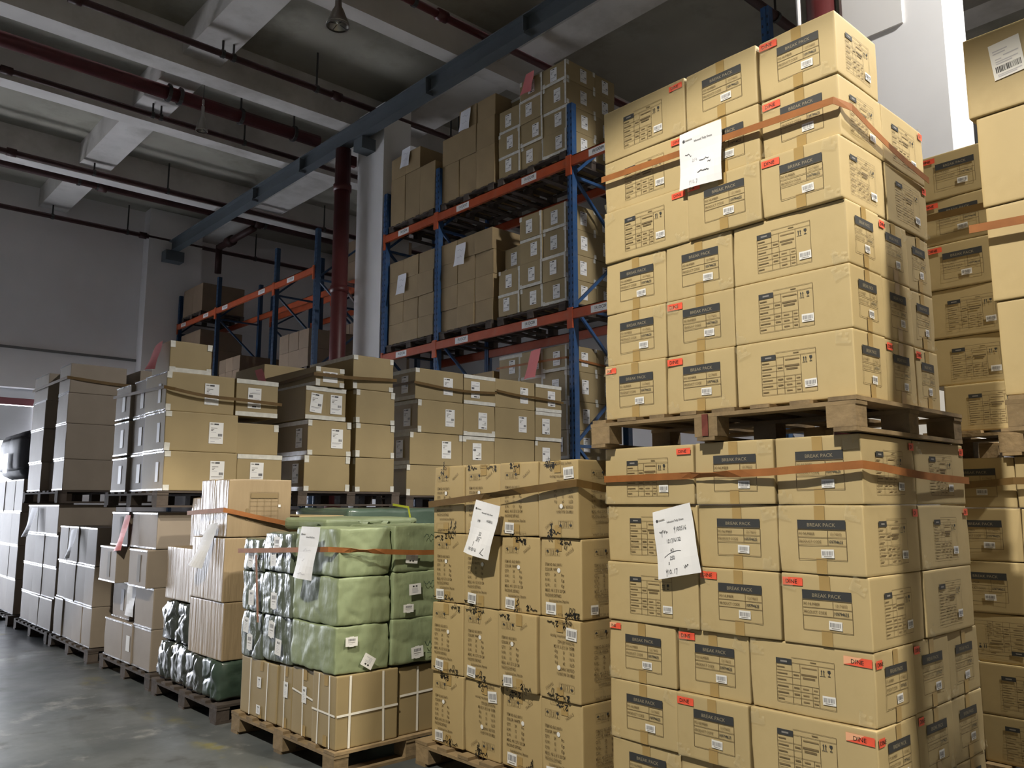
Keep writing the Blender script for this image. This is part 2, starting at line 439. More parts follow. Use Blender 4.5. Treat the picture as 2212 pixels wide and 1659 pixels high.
def high_bay(x, y, z, label, sc=.8):
    p = tag(link('high_bay_lamp', None, loc=(x, y, z)), label, 'lamp', 'hanging ceiling lamps')
    p.scale = (sc, sc, 1)
    b = MB(); b.lathe([(.02, .30), (.055, .28), (.06, .12), (.10, .06), (.16, -.06), (.20, -.14), (.205, -.16), (.19, -.15), (.14, -.04), (.05, .03), (.0, .03)], M['steel'], 20); b.build('reflector', p, smooth=True)
    b = MB(); b.tube((0, 0, .30), (0, 0, Z_SLAB - z), .012, M['iron'], 6); b.lathe([(.0, .42), (.045, .40), (.045, .31), (.0, .30)], M['steel'], 12); b.build('suspension_rod', p)
    b = MB(); b.lathe([(.0, .02), (.035, .0), (.05, -.05), (.045, -.10), (.02, -.13), (.0, -.135)], M['glass'], 12); b.build('bulb', p, smooth=True)
    b = MB(); b.lathe([(.19, -.155), (.205, -.165), (.205, -.18), (.185, -.18), (.19, -.155)], M['steel'], 20)
    for k in range(4):
        t = k * math.pi / 2; b.bar((math.cos(t) * .19, math.sin(t) * .19, -.17), (math.cos(t) * .04, math.sin(t) * .04, -.14), .008, .008, M['iron'])
    b.build('guard_ring', p)
high_bay(5.3, 9.45, 8.32, 'unlit round ceiling lamp hanging in the bay before the steel girder')
high_bay(5.1, 13.7, 8.22, 'small unlit ceiling lamp hanging just under the thickest maroon pipe', .5)

# ------------------------------------------------------------------ pallets
_pal = {}
def pallet(x0, x1, y0, y1, z, h, label, wood='wood', red=False, yaw=0):
    lx, ly = x1 - x0, y1 - y0
    p = tag(link('wooden_pallet', None, loc=((x0 + x1) / 2, (y0 + y1) / 2, z), rot=(0, 0, yaw)), label, 'pallet')
    m = M[wood]
    def piece(name, sx, sy, sz, cx, cy, cz, mt=m):
        k = (round(sx, 3), round(sy, 3), round(sz, 3), mt.name)
        if k not in _pal:
            q = MB(); q.box(-sx / 2, sx / 2, -sy / 2, sy / 2, -sz / 2, sz / 2, mt); _pal[k] = q.mesh(name)
        return link(name, _pal[k], p, (cx, cy, cz))
    t = .018
    zb = h - t
    n = max(5, int(ly / .185))
    for i in range(n):
        wd = .095 + .03 * ((i * 7) % 3 == 0)
        piece('deck_board', lx - .01 * (i % 2), wd, t, 0, -ly / 2 + .06 + (ly - .12) * i / (n - 1), zb + t / 2)
    for i in (-1, 0, 1):
        piece('stringer_board', .10, ly, t, i * (lx / 2 - .052), 0, zb - t / 2 - .0005)
        piece('base_board', lx, .10, t, 0, i * (ly / 2 - .055), t / 2)
        for j in (-1, 0, 1):
            piece('block', .10, .13, h - 3 * t - .002, i * (lx / 2 - .052), j * (ly / 2 - .07), t + (h - 3 * t) / 2)
    if red:
        q = MB(); q.box(-.0015, .0015, -.017, .017, -.05, .055, M['wood_red']); q.build('paint_mark', p, (-lx / 2 - .0035, 0, h * .48))
    return p

# ------------------------------------------------------------------ cartons
_cm = {}
def soft_box(sx, sy, sz, mt, var=0, bulge=.0025, r=.0045, dent=.008, n=0, wrinkle=0.0, wfreq=6.0, sag=0.0):
    key = (round(sx, 3), round(sy, 3), round(sz, 3), mt.name, var, n)
    if key in _cm: return _cm[key]
    rn = random.Random(hash((round(sx * 500), round(sy * 500), round(sz * 500), var)) & 0xffff)
    H = (sx / 2, sy / 2, sz / 2)
    T = []
    for h in H:
        if n:
            inner = [-h + 3 * r + (2 * h - 6 * r) * i / (n + 1) for i in range(1, n + 1)]
        else: inner = [0.0]
        T.append([-h, -h + r, -h + 3 * r] + inner + [h - 3 * r, h - r, h])
    K = len(T[0])
    fb = [[rn.uniform(-.3, 1) * bulge for _ in range(2)] for _ in range(3)]
    crn = [(Vector((a * H[0], b_ * H[1], c * H[2])), rn.uniform(0, 1) ** 2 * dent) for a in (-1, 1) for b_ in (-1, 1) for c in (-1, 1)]
    off = Vector((rn.uniform(-50, 50), rn.uniform(-50, 50), rn.uniform(-50, 50)))
    ids, V, Fc = {}, [], []
    def vid(i, j, k):
        if (i, j, k) in ids: return ids[(i, j, k)]
        p = Vector((T[0][i], T[1][j], T[2][k]))
        q = Vector([max(-H[a] + r, min(H[a] - r, p[a])) for a in range(3)])
        d = p - q
        pp = q + d.normalized() * r if d.length > 1e-9 else p
        for a, ix in ((0, i), (1, j), (2, k)):
            if ix in (0, K - 1):
                o1, o2 = [c for c in range(3) if c != a]
                fall = (1 - (p[o1] / H[o1]) ** 2) * (1 - (p[o2] / H[o2]) ** 2)
                pp[a] += (1 if ix else -1) * fb[a][1 if ix else 0] * fall
        for c, am in crn:
            g = (pp - c).length
            pp -= c.normalized() * am * math.exp(-(g / .05) ** 2)
        if wrinkle:
            nv = noise.noise_vector(pp * wfreq + off) * wrinkle + noise.noise_vector(pp * wfreq * 2.7 + off) * wrinkle * .45
            rd = 1 - abs(noise.noise(Vector((pp.x * 5 + pp.z * 3, pp.y * 5 + pp.z * 2, pp.z * 4)) + off)) * 7
            if rd > 0: nv -= pp.normalized() * rd * wrinkle * 1.1
            pp += nv
            pp.z -= sag * (1 - (p.x / H[0]) ** 2) * (1 - (p.y / H[1]) ** 2) * (p.z > 0)
        V.append((pp.x, pp.y, pp.z + H[2]))
        ids[(i, j, k)] = len(V) - 1
        return ids[(i, j, k)]
    for u in range(K - 1):
        for v_ in range(K - 1):
            e = K - 1
            for qd, flip in (([(u, v_, 0), (u + 1, v_, 0), (u + 1, v_ + 1, 0), (u, v_ + 1, 0)], 1), ([(u, v_, e), (u + 1, v_, e), (u + 1, v_ + 1, e), (u, v_ + 1, e)], 0),
                             ([(u, 0, v_), (u + 1, 0, v_), (u + 1, 0, v_ + 1), (u, 0, v_ + 1)], 0), ([(u, e, v_), (u + 1, e, v_), (u + 1, e, v_ + 1), (u, e, v_ + 1)], 1),
                             ([(0, u, v_), (0, u + 1, v_), (0, u + 1, v_ + 1), (0, u, v_ + 1)], 1), ([(e, u, v_), (e, u + 1, v_), (e, u + 1, v_ + 1), (e, u, v_ + 1)], 0)):
                fc = [vid(*q) for q in qd]
                Fc.append(tuple(reversed(fc)) if flip else tuple(fc))
    me = bpy.data.meshes.new('carton')
    me.from_pydata(V, [], Fc)
    me.materials.append(mt)
    me.polygons.foreach_set('use_smooth', [True] * len(Fc))
    me.update()
    _cm[key] = me
    return me

RL = Matrix(((0, 0, -1), (-1, 0, 0), (0, 1, 0))).to_euler()      # columns: right=(0,-1,0) up=(0,0,1) normal=(-1,0,0)
RR = Matrix(((1, 0, 0), (0, 0, -1), (0, 1, 0))).to_euler()       # columns: right=(1,0,0) up=(0,0,1) normal=(0,-1,0)

def decal(o, face, me, name, u, v, off=.0035, rz=0.0):
    """put a flat mesh on a face; u from the face centre (viewer's right), v from the base"""
    sx, sy = o['sx'], o['sy']
    if face == 'L': loc, rot = (-sx / 2 - off, -u, v), RL
    else: loc, rot = (u, -sy / 2 - off, v), RR
    d = link(name, me, o, loc)
    d.rotation_euler = (rot.to_matrix() @ Matrix.Rotation(rz, 3, 'Z')).to_euler()
    return d

def carton(x0, x1, y0, y1, z0, z1, m, label, group=None, cat='carton', name='carton', jit=.004, yaw=.6, **kw):
    g = .006
    sx, sy, sz = x1 - x0 - g, y1 - y0 - g, z1 - z0 - .002
    me = soft_box(sx, sy, sz, M[m], var=RND.randrange(3), **kw)
    o = link(name, me, None, ((x0 + x1) / 2 + RND.uniform(-jit, jit), (y0 + y1) / 2 + RND.uniform(-jit, jit) * .3, z0), (0, 0, math.radians(RND.uniform(-yaw, yaw))))
    o['sx'], o['sy'], o['sz'] = sx, sy, sz
    tag(o, label, cat, group)
    return o

_dm = {}
def cached(key, fn):
    if key not in _dm: _dm[key] = fn()
    return _dm[key]

def m_bp(wd=.215, ht=.165):
    def f():
        b = MB(); W, Hh = wd / 2, ht / 2
        bar_h = ht * .24
        b.rect(-W, Hh - bar_h, W, Hh, M['ink_bar'])
        t = .0012
        for y in (Hh - bar_h - .0, Hh - bar_h - ht * .2, Hh - bar_h - ht * .4, -Hh):
            b.rect(-W, y - t, W, y + t, M['ink'])
        for x in (-W, W): b.rect(x - t, -Hh, x + t, Hh - bar_h, M['ink'])
        b.rect(wd * .12, Hh - bar_h - ht * .4, wd * .12 + 2 * t, Hh - bar_h, M['ink'])
        b.text('BREAK PACK', ht * .13, 0, Hh - bar_h * .72, M['ink_on_bar'], .0006, align='CENTER', sx=1.0 * wd / .215, bold=.004)
        s = .74 * wd / .215
        b.text('PO NUMBER', ht * .105, -W + .005, Hh - bar_h - ht * .145, M['ink'], .0003, sx=s)
        b.text('12174602', ht * .105, wd * .17, Hh - bar_h - ht * .145, M['ink_faint'], .0003, sx=s)
        b.text('PRODUCT CODE', ht * .105, -W + .005, Hh - bar_h - ht * .345, M['ink'], .0003, sx=s)
        b.text('109794625', ht * .115, wd * .135, Hh - bar_h - ht * .345, M['ink_bar'], .0003, sx=s, bold=.01)
        return b.mesh('printed_panel')
    return cached(('bp', wd, ht), f)

def m_det(wd=.26, ht=.19, flip=False):
    def f():
        b = MB(); W, Hh = wd / 2, ht / 2; t = .0009
        b.rect(-W, Hh - .032, -W + wd * .28, Hh - .008, M['ink_bar'])
        b.rect(-W + wd * .08, Hh - .024, -W + wd * .2, Hh - .017, M['ink_grey'], .0005)
        L_ = lambda x0, y0, x1, y1: b.rect(min(x0, x1) - t, min(y0, y1) - t, max(x0, x1) + t, max(y0, y1) + t, M['ink'])
        xs = [-W, -W + wd * .28, -W + wd * .42, -W + wd * .73, W]
        L_(-W + wd * .28, Hh, W, Hh); L_(-W, -Hh, W, -Hh); L_(-W, -Hh, -W, Hh - .03); L_(W, -Hh, W, Hh)
        L_(xs[1], Hh - .022, W, Hh - .022)
        for x in xs[1:4]: L_(x, -Hh, x, Hh - .022)
        ys = [Hh - .032 - (ht - .032) * k / 6 for k in range(7)]
        for k in range(1, 6):
            L_(-W, ys[k], xs[2] if k in (1, 2, 3) else xs[3], ys[k])
        L_(xs[2], ys[3], xs[3], ys[3]); L_(-W + wd * .62, -Hh, -W + wd * .62, ys[3])
        rn = random.Random(3)
        for k in range(6):
            yy = ys[k] - (ht - .032) / 12
            b.rect(-W + .004, yy - .0022, -W + .004 + wd * rn.uniform(.10, .25), yy + .0022, M['ink'])
            if k in (1, 3, 4): b.rect(xs[1] + .006, yy - .003, xs[2] - .006, yy + .003, M['ink'])
        b.rect(xs[2] + .008, Hh - .040, xs[3] - .006, Hh - .035, M['ink_faint'])
        b.rect(-W + wd * .60, Hh - .013, -W + wd * .70, Hh - .009, M['ink'])
        b.rect(xs[2] + .005, ys[1] - .012, xs[3] - .007, ys[1] - .004, M['ink'])
        b.rect(xs[2] + .012, ys[1] - .026, xs[3] - .016, ys[1] - .018, M['ink'])
        for k in (3, 4, 5):
            yy = ys[k] - (ht - .032) / 12
            b.rect(xs[2] + .01, yy - .0025, xs[2] + wd * .14, yy + .0025, M['ink_faint'])
            b.rect(-W + wd * .64, yy - .0025, -W + wd * .71, yy + .0025, M['ink_faint'])
        # this-way-up arrows and a glass
        ax = xs[3] + wd * .05; ay = Hh - .03
        for dx in (0, .010):
            b.rect(ax + dx, ay - .026, ax + dx + .003, ay - .010, M['ink_bar'])
            b.poly([(ax + dx - .0025, ay - .011, 0), (ax + dx + .0055, ay - .011, 0), (ax + dx + .0015, ay - .003, 0)], M['ink_bar'])
        b.rect(ax - .006, ay - .031, ax + .018, ay - .029, M['ink_bar'])
        gx_ = ax + wd * .13
        b.poly([(gx_ - .006, ay - .003, 0), (gx_ - .007, ay - .012, 0), (gx_, ay - .018, 0), (gx_ + .007, ay - .012, 0), (gx_ + .006, ay - .003, 0)], M['ink_bar'])
        b.rect(gx_ - .001, ay - .026, gx_ + .001, ay - .017, M['ink_bar']); b.rect(gx_ - .006, ay - .029, gx_ + .006, ay - .026, M['ink_bar'])
        return b.mesh('printed_panel')
    return cached(('det', wd, ht), f)

def m_barcode(wd=.058, ht=.034, seed=1, mt='bar_ink'):
    def f():
        b = MB(); b.rect(-wd / 2, -ht / 2, wd / 2, ht / 2, M['white'])
        rn = random.Random(seed); x = -wd * .42
        while x < wd * .4:
            bw = rn.choice((.0008, .0014, .0022)) * wd / .058
            b.rect(x, -ht * .2, min(x + bw, wd * .42), ht * .3, M[mt], .0006)
            x += bw + rn.choice((.0007, .0012, .002)) * wd / .058
        b.rect(-wd * .3, -ht * .38, wd * .3, -ht * .3, M['ink_grey'], .0006)
        return b.mesh('barcode_sticker')
    return cached(('bc', wd, ht, seed, mt), f)

def m_dine(wd=.094, ht=.034, txt='DINE', torn=False):
    def f():
        b = MB(); b.rect(-wd / 2, -ht / 2, wd / 2, ht / 2, M['red'])
        if torn: b.poly([(-wd / 2, -ht / 2, .0004), (-wd * .1, -ht * .1, .0004), (wd * .15, ht * .5, .0004), (-wd / 2, ht / 2, .0004)], M['red_torn'])
        b.text(txt, ht * .72, -wd * .36, -ht * .25, M['marker'], .0008, sx=1.0, bold=.008)
        return b.mesh('red_sticker')
    return cached(('dine', wd, ht, txt, torn), f)

def m_strip(wd, ht, mt):
    def f():
        b = MB(); b.rect(-wd / 2, -ht / 2, wd / 2, ht / 2, M[mt]); return b.mesh('packing_tape')
    return cached(('strip', round(wd, 3), round(ht, 3), mt), f)

def m_glint(seed):
    def f():
        rn = random.Random(seed); b = MB(); n = 5
        P = [[(-.035 + .07 * i / n, -.03 + .06 * j / n, .001 + rn.uniform(0, .006)) for i in range(n + 1)] for j in range(n + 1)]
        for j in range(n):
            for i in range(n):
                if (i + j) < rn.choice((n - 1, n, n + 2)): b.poly([P[j][i], P[j][i + 1], P[j + 1][i + 1], P[j + 1][i]], M['film'])
        return b.mesh('clear_film', True)
    return cached(('gl', seed), f)

def end_tape(o, face, u=0.0, wd=.048):
    h = o['sz']
    decal(o, face, m_strip(wd, .065, 'tape'), 'packing_tape', u, h - .036, .0032)
    decal(o, face, m_strip(wd, .065, 'tape'), 'packing_tape', u, .036, .0032)

def dress_bp(o, face, sticker=None, seed=1, tape=True, du=0.0, big=False):
    wdt = o['sy'] if face == 'L' else o['sx']; h = o['sz']
    pw = min(.225 if not big else .24, wdt * .55)
    if tape: end_tape(o, face, du * .5)
    decal(o, face, m_bp(round(pw, 2), .168), 'printed_panel', du, h * .50)
    decal(o, face, m_barcode(round(.058 * pw / .215, 3), .036, seed), 'barcode_sticker', du + pw * (.08 + .14 * RND.random()), h * .5 - .055 + RND.uniform(-.008, .004), .0044, RND.uniform(-.04, .04))
    place_sticker(o, face, sticker)

def place_sticker(o, face, s):
    if not s: return
    wdt = o['sy'] if face == 'L' else o['sx']; h = o['sz']
    if s == 'tl': decal(o, face, m_dine(), 'red_sticker', -wdt / 2 + .055, h - .034, .0046, RND.uniform(-.03, .03))
    if s == 'tr': decal(o, face, m_dine(.085, .03, 'DINE'), 'red_sticker', wdt / 2 - .055, h - .035, .0046, RND.uniform(-.02, .02))
    if s == 'trw':
        decal(o, face, m_dine(.12, .034, '  DINE', True), 'red_sticker', wdt / 2 - .068, h - .042, .0046, -.03)
        decal(o, 'R', m_dine(.055, .034, 'DINE'), 'red_sticker', -o['sx'] / 2 + .034, h - .048, .0046)
    if s == 'tlt': decal(o, face, m_dine(.075, .03, 'INE', True), 'red_sticker', -wdt / 2 + .045, h - .03, .0046)
    if s == 'rtl': decal(o, 'R', m_dine(.055, .034, 'DINE'), 'red_sticker', -o['sx'] / 2 + .035, h - .035, .0046)
    if s == 'rtr': decal(o, 'R', m_dine(.05, .034, 'DI'), 'red_sticker', o['sx'] / 2 - .032, h - .035, .0046)

def dress_det(o, face, sticker=None, seed=1, du=0.0):
    wdt = o['sy'] if face == 'L' else o['sx']; h = o['sz']
    pw = min(.265, wdt * .56)
    decal(o, face, m_det(round(pw, 2), .192), 'printed_panel', du, h * .47)
    decal(o, face, m_barcode(round(.058 * min(1, pw / .24), 3), .036, seed), 'barcode_sticker', du + pw * .40, h * .47 - .060, .0044, RND.uniform(-.03, .03))
    place_sticker(o, face, sticker)

def glints(o, face, k=2):
    for i in range(k):
        wdt = o['sy'] if face == 'L' else o['sx']
        cu, cv = RND.choice((-1, 1)), RND.choice((0, 1))
        decal(o, face, m_glint(RND.randrange(6)), 'clear_film', cu * (wdt / 2 - .04), .035 if cv == 0 else o['sz'] - .035, .004, RND.uniform(-.5, .5))

def row_word(k): return 'top' if k == 0 else ORD[k]

# ---- the tall tan BREAK PACK stacks
def dine_stack(zs, xP, xQ, yP, yQ, phrase, stick, lower, X0=3.42):
    """zs: seams from the top down. rows 0-2 pattern P (long carton first), rows 3-5 pattern Q"""
    grp = 'BREAK PACK cartons on ' + phrase
    for r in range(6):
        z1, z0 = zs[r], zs[r + 1]
        dx = RND.uniform(-.012, .012)
        if r < 3:
            ys, xs = yP, xP
            for c in range(3):
                x1 = X0 + (.58 if c < 2 else (xs[1] - X0))
                o = carton(X0 + dx + RND.uniform(-.01, .008), x1 + dx, ys[c + 1], ys[c], z0, z1, 'kraft',
                           'tan printed carton, %s from left, %s row, %s' % (ORD[c], row_word(r), phrase), grp)
                st = stick.get((r, c))
                if c == 0: dress_det(o, 'L', st, seed=r + c)
                else: dress_bp(o, 'L', st, seed=r + c + 2, du=.01)
                if c == 2: dress_det(o, 'R', stick.get((r, 'R0')), seed=r)
                glints(o, 'L', 2)
            if not (r == 0 and not lower):
                o = carton(xs[1] + .003, xs[2], ys[3], ys[3] + .42, z0, z1, 'kraft', 'tan printed carton, second along the end, %s row, %s' % (row_word(r), phrase), grp)
                dress_det(o, 'R', stick.get((r, 'R1')), seed=r + 1); glints(o, 'R', 1)
        else:
            ys, xs = yQ, xQ
            for c in range(3):
                if c < 2: x1 = X0 + .59
                else: x1 = xs[1]
                o = carton(X0 + dx + RND.uniform(-.008, .008), x1 + dx, ys[c + 1], ys[c], z0, z1, 'kraft',
                           'tan printed carton, %s from left, %s row, %s' % (ORD[c], row_word(r), phrase), grp)
                st = stick.get((r, c))
                if c < 2: dress_bp(o, 'L', st, seed=r + c, du=.012)
                else:
                    dress_det(o, 'L', st, seed=r + c, du=-.02)
                    dress_bp(o, 'R', stick.get((r, 'R0')), seed=r + 5)
                glints(o, 'L', 2)
            for c in (1, 2):
                o = carton(xs[c] + .003, xs[c + 1], ys[3] + .006 * c, ys[3] + .59, z0, z1, 'kraft', 'tan printed carton, %s along the end, %s row, %s' % (ORD[c], row_word(r), phrase), grp)
                dress_bp(o, 'R', stick.get((r, 'R%d' % c)), seed=r + c + 3); glints(o, 'R', 1)

dine_stack([1.90, 1.60, 1.303, 1.003, .703, .41, .135], (3.42, 3.95, 4.55), (3.42, 3.80, 4.20, 4.59), (3.0, 2.415, 1.985, 1.585), (3.0, 2.565, 2.163, 1.585),
           'lower pallet of the DINE stack', {(0, 0): 'tr', (2, 1): 'tl', (2, 2): 'tl', (3, 0): 'tlt', (3, 1): 'tl', (4, 1): 'tl', (3, 2): 'trw', (4, 2): 'trw',
            (0, 'R0'): 'rtr', (0, 'R1'): 'rtr', (1, 'R0'): 'rtr', (1, 'R1'): 'rtr', (3, 'R1'): 'rtl', (4, 'R1'): 'rtl'}, True, X0=3.41)
dine_stack([3.84, 3.535, 3.235, 2.938, 2.645, 2.355, 2.055], (3.42, 3.85, 4.345), (3.42, 3.74, 4.06, 4.35), (2.985, 2.41, 1.985, 1.59), (2.99, 2.572, 2.165, 1.585),
           'upper pallet of the DINE stack', {(0, 0): 'tr', (0, 2): 'tl', (1, 0): 'tr', (1, 2): 'tl', (2, 0): 'tr', (2, 1): 'tlt', (2, 2): 'tl', (4, 1): 'tl', (5, 0): 'tlt', (5, 1): 'tl',
            (1, 'R1'): 'rtr', (2, 'R1'): 'rtr', (3, 'R1'): 'rtl', (5, 'R1'): 'rtl', (5, 'R2'): 'rtl'}, False, X0=3.41)
pallet(3.34, 4.50, 1.56, 3.05, 1.905, .148, 'worn wooden pallet with a red painted block between the DINE stacks', red=True)
pallet(3.36, 4.58, 1.58, 3.04, 0, .133, 'wooden pallet under the lower DINE stack at floor level')

# ---- shaded stack behind
def back_stack(zs, phrase, spec, X=5.4):
    for r, cells in enumerate(spec):
        y = cells[0]
        for c, (wd, kind, st) in enumerate(cells[1]):
            o = carton(X + RND.uniform(0, .02), X + .5, y - wd, y, zs[r + 1], zs[r], 'kraft', 'shaded tan carton, %s, %s row, %s' % (('left one', 'right one')[c], row_word(r), phrase), 'cartons on ' + phrase)
            if kind == 'bp': dress_bp(o, 'L', st, seed=r + c, tape=False)
            elif kind == 'det': dress_det(o, 'L', st, seed=r + c)
            elif kind == 'inv': decal(o, 'L', m_det(.26, .19), 'printed_panel', .02, o['sz'] * .5, rz=math.pi)
            y -= wd
zu = [3.83, 3.53, 3.235, 2.94, 2.63, 2.33, 2.04]
back_stack(zu, 'the upper pallet behind the DINE stack', [
    (2.02, [(.44, 'bp', 'tl'), (.42, 'bp', None)]), (2.02, [(.44, 'bp', 'tl'), (.42, 'bp', None)]), (2.02, [(.44, 'bp', 'tl'), (.42, 'bp', None)]),
    (2.06, [(.58, 'det', None), (.42, 'bp', None)]), (2.06, [(.58, 'det', 'tr'), (.42, 'bp', None)]), (1.97, [(.56, 'det', 'tr'), (.42, 'bp', None)])])
zl = [1.88, 1.58, 1.27, .97, .69, .40, .135]
back_stack(zl, 'the lower pallet behind the DINE stack', [
    (2.05, [(.44, 'bp', None), (.45, 'bp', None)]), (2.04, [(.44, 'bp', None), (.45, 'bp', None)]), (2.04, [(.44, 'bp', None), (.45, 'bp', None)]),
    (2.04, [(.50, 'inv', None), (.40, 'bp', None)]), (1.90, [(.52, 'det', None), (.40, 'bp', None)]), (1.90, [(.52, 'det', None), (.40, 'bp', None)])])
pallet(5.35, 6.4, 1.1, 2.1, 1.882, .158, 'shaded wooden pallet between the two stacks behind the DINE stack')
pallet(5.35, 6.4, 1.1, 2.1, 0, .133, 'dim wooden pallet on the floor behind the DINE stack')

# ---- tall stack at the photo's edge
zr = [3.70, 3.32, 2.90, 2.475, 2.06]
yl = [1.22, 1.195, 1.19, 1.18]
def m_ship():
    def f():
        b = MB(); b.rect(-.062, -.085, .062, .085, M['white'])
        for y, x0, x1 in ((.048, -.05, .01), (.036, -.05, .0), (.018, -.01, .05), (.008, -.045, -.02), (-.004, -.045, .045), (-.014, -.045, .02), (-.066, -.045, .05), (-.074, -.045, .03)):
            b.rect(x0, y - .0025, x1, y + .0025, M['pencil'], .0006)
        rn = random.Random(5); x = -.05
        while x < .05:
            bw = rn.choice((.0015, .003, .0045)); b.rect(x, -.055, min(x + bw, .052), -.026, M['bar_dark'], .0006); x += bw + rn.choice((.0015, .0025))
        return b.mesh('shipping_label')
    return cached('ship', f)
for r in range(4):
    o = carton(3.88 + .01 * r, 4.5, yl[r] - .62, yl[r], zr[r + 1], zr[r], 'kraft', 'large tan carton, %s one in the stack at the photo edge' % row_word(r), 'large cartons at the photo edge')
    if r == 0: decal(o, 'L', m_ship(), 'shipping_label', -.135, o['sz'] * .60, .0045, .10)
    if r == 1: decal(o, 'L', m_ship(), 'shipping_label', -.04, o['sz'] * .66, .0045, .06)
    o = carton(3.89 + .01 * r, 4.5, yl[r] - 1.26, yl[r] - .63, zr[r + 1], zr[r], 'kraft', 'large tan carton, %s one of the next column beyond the photo edge' % row_word(r), 'large cartons at the photo edge')
pallet(3.86, 4.98, 0.0, 1.165, 1.905, .15, 'wooden pallet carrying the large cartons at the photo edge')
for r in range(5):
    z0 = .135 + r * .354
    for c in range(2):
        carton(4.02, 4.62, .42 - .62 * c, 1.04 - .62 * c, z0, z0 + .352, 'kraft', 'large tan carton, %s from floor, %s column under the edge pallet' % (ORD[r], ('front', 'back')[c]), 'large cartons under the edge pallet')
pallet(3.95, 5.05, -.2, 1.06, 0, .133, 'floor pallet under the large cartons at the photo edge')

# ---- straps
def strap(pts, wd, mt, name='packing_strap', label='', twist=None):
    """ribbon along pts (Vectors); its width lies in Z unless twisted"""
    b = MB(); rows = []
    for i, p in enumerate(pts):
        p = Vector(p)
        d = (Vector(pts[min(i + 1, len(pts) - 1)]) - Vector(pts[max(i - 1, 0)])).normalized()
        up_ = Vector((0, 0, 1)); side = d.cross(up_).normalized(); u = side.cross(d).normalized()
        t = twist(i / (len(pts) - 1)) if twist else 0
        a = u * math.cos(t) + side * math.sin(t); n = side * math.cos(t) - u * math.sin(t)
        rows.append([p + a * wd / 2 + n * .001, p - a * wd / 2 + n * .001, p - a * wd / 2 - n * .001, p + a * wd / 2 - n * .001])
    for r0, r1 in zip(rows, rows[1:]):
        for k in range(4): b.poly([r0[k], r0[(k + 1) % 4], r1[(k + 1) % 4], r1[k]], M[mt])
    o = b.build(name)
    if label: tag(o, label, 'strap')
    return o
def seg(a, b_, n=10, sag=0.0):
    a, b_ = Vector(a), Vector(b_)
    return [a.lerp(b_, i / n) - Vector((0, 0, sag * math.sin(math.pi * i / n))) for i in range(n + 1)]
strap(seg((3.385, 2.995, 1.735), (3.36, 1.99, 1.745), 14, .0) + seg((3.355, 1.9, 1.75), (3.375, 1.565, 1.765), 6)[1:] + seg((3.40, 1.55, 1.765), (4.545, 1.565, 1.72), 12, .01)[1:], .034, 'strap',
      label='orange strap around the top row of the lower DINE stack', twist=lambda t: 1.1 * math.exp(-((t - .30) / .05) ** 2))
strap(seg((3.385, 2.98, 3.43), (3.38, 1.6, 3.385), 14, .0) + seg((3.40, 1.56, 3.385), (4.335, 1.57, 3.26), 12, .02)[1:], .034, 'strap', label='orange strap around the second row of the upper DINE stack')
strap(seg((3.225, 4.37, 1.60), (3.20, 3.7, 1.655), 10) + seg((3.2, 3.6, 1.665), (3.225, 3.05, 1.715), 8)[1:] + seg((3.24, 3.03, 1.715), (3.75, 3.035, 1.69), 6, .02)[1:], .04, 'strap_dk',
      label='brown strap around the top row of the marker-scrawled cartons', twist=lambda t: .7 * math.exp(-((t - .42) / .08) ** 2))
strap(seg((3.84, 1.24, 2.80), (3.84, 0.0, 2.745), 8), .036, 'strap', label='orange strap around the large cartons at the photo edge')
strap(seg((5.38, 2.04, 3.415), (5.38, 1.2, 3.40), 8), .045, 'strap_dk', label='dark strap around the shaded upper stack behind')
strap(seg((5.38, 2.06, 1.70), (5.33, 1.6, 1.735), 6) + seg((5.33, 1.6, 1.735), (5.38, 1.1, 1.73), 4)[1:], .04, 'strap_dk', label='dark strap around the shaded lower stack behind')

